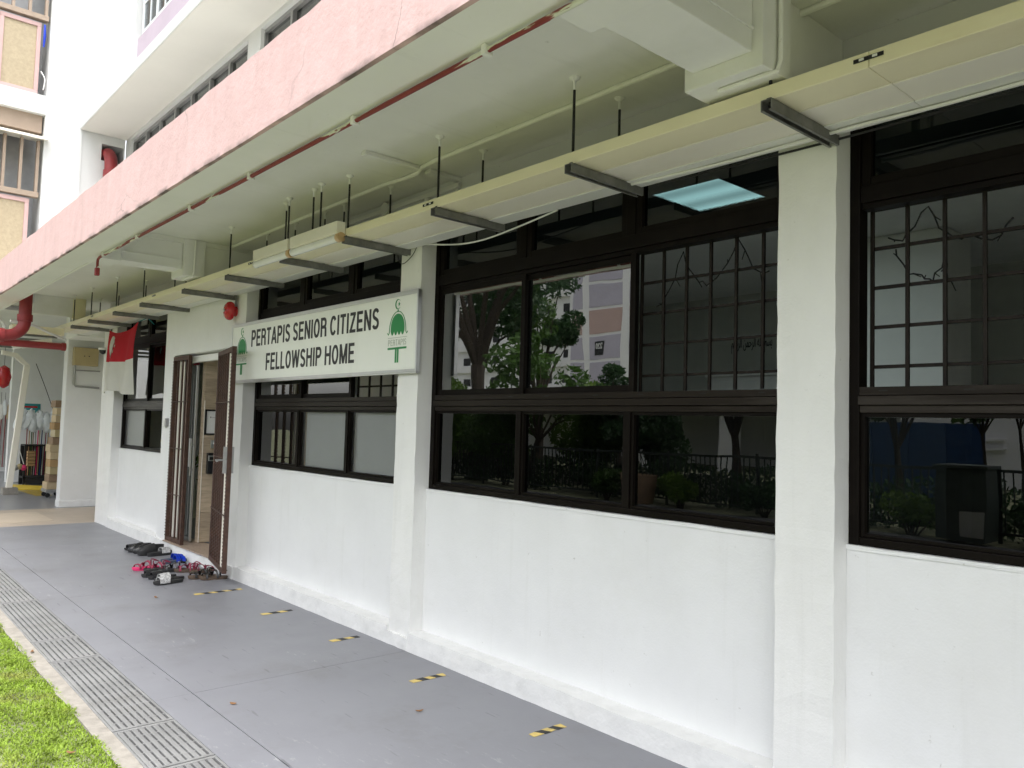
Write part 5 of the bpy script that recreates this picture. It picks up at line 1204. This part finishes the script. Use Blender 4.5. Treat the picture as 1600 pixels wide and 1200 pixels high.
def bush(label, x_, y_, w_, h, seed, m, n=1500, leaf=0.10, name='shrub', group='shrubs across the lawn'):
    R = random.Random(seed); t = thing(name, label, 'shrub', (x_, y_, 0), group)
    mb = MB(); cs, rs = [], []
    for i in range(9):
        a = R.uniform(0, 6.28); r = w_*R.uniform(0, .4); e_ = (x_+r*math.cos(a), y_+r*math.sin(a)*.7, h*R.uniform(.35, .85)); mb.pipe([(x_+r*.2*math.cos(a), y_, 0), e_], [0.018, 0.008], 5); cs.append(e_); rs.append(min(w_, h)*R.uniform(.2, .34))
    mb.build('stems', BARK, t)
    V, F = leaf_cloud(cs, rs, n, leaf, seed+50, 0.9); V = [(a, b, max(0.01, c)) for a, b, c in V]
    me = bpy.data.meshes.new('foliage'); me.from_pydata(V, [], F); me.materials.append(m); link('foliage', me, t)
tree('tall_tree', 'tall tree with a dark thick trunk mirrored in the middle window', -17.3, -7.6, 8.5, 2.7, 3, LEAF[1], 9000, 0.13, 0.24, 0.38)
tree('tall_tree', 'slender pale trunked tree mirrored at the left of the middle window', -19.2, -8.9, 8.5, 2.4, 4, LEAF[0], 7000, 0.12, 0.13, 0.4, lean=0.5)
tree('layered_tree', 'narrow tiered tree mirrored left of the purple tower', -19.4, -12.0, 7.6, 1.3, 5, LEAF[1], 7000, 0.12, 0.12, 0.3)
tree('round_tree', 'low round dark tree mirrored below the purple tower', -13.6, -9.4, 3.2, 0.85, 6, LEAF[1], 7000, 0.075, 0.1, 0.3)
tree('leaning_tree', 'small leaning tree mirrored in the lower left pane', -14.6, -5.9 - 1.0, 3.6, 1.5, 8, LEAF[0], 2200, 0.14, 0.07, 0.35, lean=0.6)
tree('drooping_tree', 'drooping leafy tree mirrored in the lower middle pane', -11.6, -7.4, 2.4, 1.1, 9, LEAF[1], 3600, 0.12, 0.08, 0.4)
tree('feathery_tree', 'feathery tree mirrored in the lower right pane of the middle window', -9.2, -7.9, 4.2, 1.5, 10, LEAF[0], 3200, 0.13, 0.1, 0.35)
tree('dense_tree', 'dense dark tree mirrored beside the centre pillar', -7.6, -7.6, 4.4, 1.6, 12, LEAF[1], 3200, 0.16, 0.1, 0.35)
tree('small_tree', 'small tree before the blue hoarding in the mirror image', -6.6, -9.5, 3.4, 1.3, 13, LEAF[1], 2200, 0.13, 0.07, 0.4)
for i, x_ in enumerate((-5.3, -4.75, -4.1, -3.3)):
    tree('papaya_tree', ['thin bare stemmed tree, first right of the blue hoarding', 'thin bare stemmed tree, second right of the blue hoarding', 'thin bare stemmed tree, third right of the blue hoarding', 'thin bare stemmed tree, rightmost in the mirror image'][i], x_, -10.2-0.3*(i % 2), 2.7+0.15*i, 0.75, 20+i, LEAF[0], 700, 0.15, 0.035, 0.62)
bs = [(-17.6, -6.9, 2.0, 2.9, 2), (-15.6, -7.2, 2.1, 2.6, 0), (-13.2, -8.0, 2.0, 2.6, 2), (-12.2, -9.0, 1.6, 2.3, 1), (-19.5, -7.4, 2.0, 2.6, 0)]
bl = ['yellowish tall shrub left of the big trunk', 'tall green shrub under the big trunk', 'bright shrub before the round tree', 'dark shrub right of the round tree', 'tall shrub at the far left of the hedge line']
for i, (a, b, c, d, k) in enumerate(bs): bush(bl[i]+' in the mirror image', a, b, c, d, 60+i, LEAF[k], 6000, 0.10)
bl2 = ['low clipped bush left of the brown planter', 'low clipped bush between planter and cabinet', 'low spreading bush right of the dark block', 'low bush before the railing at the pillar', 'leafy bush left of the cabinet', 'leafy bush right of the cabinet', 'ground bush at the right end of the railing']
for i, (a, c, d) in enumerate(((-11.4, 0.9, 0.62), (-9.4, 1.2, 0.65), (-7.6, 1.3, 0.6), (-6.4, 1.0, 0.7), (-5.1, 1.1, 0.75), (-3.3, 1.2, 0.7), (-2.0, 1.2, 0.7))):
    bush(bl2[i]+', mirrored', a, -6.42, c, d, 80+i, LEAF[(i*2) % 3], 1500, 0.07)
# hedge mass behind the railing
R = np.random.default_rng(5)
cs = [(x_, -7.25+0.2*math.sin(x_*3), 0.45+0.1*math.sin(x_*2.3)) for x_ in np.arange(-22, 4, 0.35)]
V, F = leaf_cloud(cs, [0.42]*len(cs), 16000, 0.09, 5, 1.0); V = [(a, b, max(0.01, c)) for a, b, c in V]
me = bpy.data.meshes.new('hedge'); me.from_pydata(V, [], F); me.materials.append(LEAF[1]); tag(link('hedge', me), 'long mixed hedge behind the dark railing across the lawn', 'hedge', kind='stuff')
# railing
for s_, x0_ in enumerate((-20.0, -16.0, -12.0, -8.0, -4.0, 0.0)):
    f = thing('railing', 'dark metal railing panel across the lawn, %s from the left' % ['first', 'second', 'third', 'fourth', 'fifth', 'sixth'][s_], 'railing', (x0_+2, -6.7, 0), 'railing panels across the lawn')
    bx(x0_, x0_+3.97, -6.72, -6.68, 1.03, 1.075).build('top_rail', FENCEM, f); bx(x0_, x0_+3.97, -6.715, -6.685, 0.12, 0.155).build('bottom_rail', FENCEM, f)
    bar_me = MB().box(-0.009, 0.009, -0.009, 0.009, 0.1555, 1.0295).mesh('baluster'); bar_me.materials.append(FENCEM)
    for k in range(32):
        o = link('baluster', bar_me, f); o.location = Vector((x0_+0.1+0.122*k, -6.7, 0))
    for xx in (x0_+0.03, x0_+2.0): bx(xx-0.025, xx+0.025, -6.756, -6.7205, 0, 1.12).build('post', FENCEM, f)
o = bx(-22, -9.5, -9.15, -8.9, 0.0, 0.52).build('low_wall', CONC, None, 0.01); tag(o, 'low concrete ledge behind the railing across the lawn', 'wall')
cb = thing('electrical_cabinet', 'dark upright cabinet before the hedge, mirrored in the right window', 'cabinet', (-4.28, -6.2, 0)); bx(-4.62, -3.94, -6.55, -6.05, 0.05, 1.08).build('body', FENCEM, cb, 0.01); bx(-4.66, -3.90, -6.60, -6.0, 1.081, 1.13).build('roof', FENCEM, cb, 0.005); bx(-4.60, -4.29, -6.049, -6.04, 0.5, 1.05).build('cabinet_door', FENCEM, cb, 0.003); bx(-4.28, -3.96, -6.049, -6.04, 0.12, 0.48).build('vent_panel', GREYM, cb, 0.003)
pl = thing('planter', 'round brown planter between the clipped bushes, mirrored', 'planter', (-10.5, -6.45, 0)); MB().lathe([(0.28, 0), (0.36, 0.35), (0.38, 0.62), (0.34, 0.62), (0.32, 0.55)], (-10.5, -6.45, 0), 'z', 20).build('pot', TAN, pl, 0, True); MB().lathe([(0.315, 0.54), (0.30, 0.56)], (-10.5, -6.45, 0), 'z', 20).build('soil', SOIL, pl)
bh = thing('blue_hoarding', 'blue metal hoarding behind the small trees, mirrored at right', 'hoarding', (-7.5, -13.2, 0))
for k in range(8): bx(-9.6+0.42*k, -9.6+0.42*k+0.41, -13.3, -13.24+0.02*(k % 2), 0, 1.85).build('sheet', BLUEH, bh)
wb = thing('white_annex', 'white low building with ledges mirrored at right', 'building', (-5, -22, 0)); bx(-11, 6, -26, -21, 0, 4.2).build('wall', TWH, wb); bx(-11.3, 6.3, -26.3, -20.7, 4.201, 4.4).build('roof', TWH, wb)
for k in range(7):
    for j in range(2): bx(-9+2.0*k, -8.1+2.0*k, -20.999, -20.82, 1.2+0.28*j, 1.27+0.28*j).build('ledge', TWH, wb)
vd = thing('covered_walkway', 'pale low covered walkway mirrored in the lower panes', 'walkway', (-22, -22, 0))
bx(-34, -13, -26, -20, 2.3, 2.6).build('roof', TWH, vd); bx(-34, -13, -25.5, -25, 0, 2.299).build('back_wall', TWH, vd)
for k in range(6): bx(-33.5+3.9*k, -32.9+3.9*k, -20.8, -20.2, 0, 2.299).build('column', TWH, vd)
# purple panelled tower end wall with block number
tw = thing('apartment_tower', 'tall block end wall with purple and salmon panels and number 220', 'building', (-55, -56, 0))
TX0, TX1, TY = -59.2, -45.0, -53.6
bx(TX0, TX1, TY-9, TY, 0, 34).build('wall', TWH, tw)
for k in range(12):
    z0_ = 0.4+2.75*k; m_ = SALM if k in (4, 8) else PURP
    for (a, b) in ((TX0+0.5, TX0+2.0), (TX0+3.0, TX0+7.2), (TX0+8.3, TX0+13.5)): bx(a, b, TY+0.001, TY+0.06, z0_, z0_+2.45).build('panel', m_, tw)
bx(-55.3, -53.9, TY+0.061, TY+0.10, 9.1, 10.6).build('number_plate', RODM, tw)
text_on_wall('number', '220', WHITEP, tw, -55.1, -54.1, 9.8, 10.4, TY+0.101, offset=0.01, axis='-y', thick=0.03)
sb = thing('slab_block', 'white slab apartment block with rows of windows behind the trees', 'building', (-80, -66, 0))
bx(-112, -62.0, -76, -66, 0, 30).build('wall', TWH, sb)
wme = MB().box(0, 1.7, 0.0, 0.05, 0, 1.1).mesh('window'); wme.materials.append(RODM)
for k in range(9):
    z0_ = 1.2+3.1*k
    bx(-112, -62.0, -65.999, -65.6, z0_-1.1, z0_-0.2).build('parapet', TWH, sb)
    for j in range(14): o = link('window', wme, sb); o.location = Vector((-111+3.5*j, -65.999, z0_))
bush('added green foliage standing in for greenery mirrored at the far left window', -10.45, 4.3, 0.9, 1.75, 140, LEAF[2], 1600, 0.10, 'stand_in_foliage', None)  # foliage added indoors in place of the greenery this window reflects
# hanging bundles at the shop front
for i in range(6):
    y_ = 3.02+0.075*i; m_ = [WHITEP, PLBAG, CARD2, PINKS, PLBAG, BLUEH][i]
    t = thing('hanging_goods', '%s bundle of goods hung at the far left shop front' % ['white', 'clear plastic', 'tan', 'pink', 'milky plastic', 'blue'][i], 'goods', (-20.4, y_, 1.2), 'bundles hung at the shop front')
    R = random.Random(200+i); mb = MB().lathe([(0.015, 0.34), (0.035, 0.28), (0.05, 0.15), (0.045, 0.04), (0.02, 0.0)], (-20.4, y_, 1.35+0.1*(i % 2)), 'z', 9)
    mb.v = [(v[0]+R.uniform(-.01, .01), v[1]+R.uniform(-.01, .01), v[2]) for v in mb.v]; mb.build('bundle', m_, t, 0, True)
    MB().pipe([(-20.4, y_, 1.68+0.1*(i % 2)), (-20.4, y_, 1.95)], 0.004, 5).build('string', RODM, t)

# ================================================================== FALLEN LEAVES AND GRIT
LF = mat('dry_leaf', (0.22, 0.11, 0.045), 0.7, var=0.3, vs_=40)
spots = [(-4.12, 1.73, 'dry brown leaf on the walkway beside the floor joint crossing'), (-3.30, 1.36, 'dry brown leaf on the short grating at the bottom edge'), (-5.75, 1.10, 'dry brown leaf on the kerb beside the drain'), (-6.9, 2.2, 'small brown leaf on the walkway before the shoes'), (-3.95, 0.93, 'dry brown leaf lying on the grass'), (-3.45, 2.45, 'small brown leaf on the walkway below the middle window')]
for i, (x_, y_, lab) in enumerate(spots):
    R = random.Random(300+i); a0 = R.uniform(0, 6.28); sc_ = R.uniform(0.016, 0.028); mb = MB()
    o_ = [(math.cos(t_)*(1.0 if True else 1), 0.42*math.sin(t_)) for t_ in [2*math.pi*k/12 for k in range(12)]]
    for z_ in (0.0, 0.0012):
        for (u, v) in o_:
            xx, yy = u*sc_, v*sc_; mb.v.append((x_+xx*math.cos(a0)-yy*math.sin(a0), y_+xx*math.sin(a0)+yy*math.cos(a0), 0.003+z_+0.35*sc_*(u*u)*R.uniform(.8, 1.2)+0.2*sc_*abs(v)))
    mb.f += [tuple(range(12))[::-1], tuple(range(12, 24))]+[(k, (k+1) % 12, 12+(k+1) % 12, 12+k) for k in range(12)]
    tag(mb.build('fallen_leaf', LF), lab, 'leaf', 'fallen leaves')
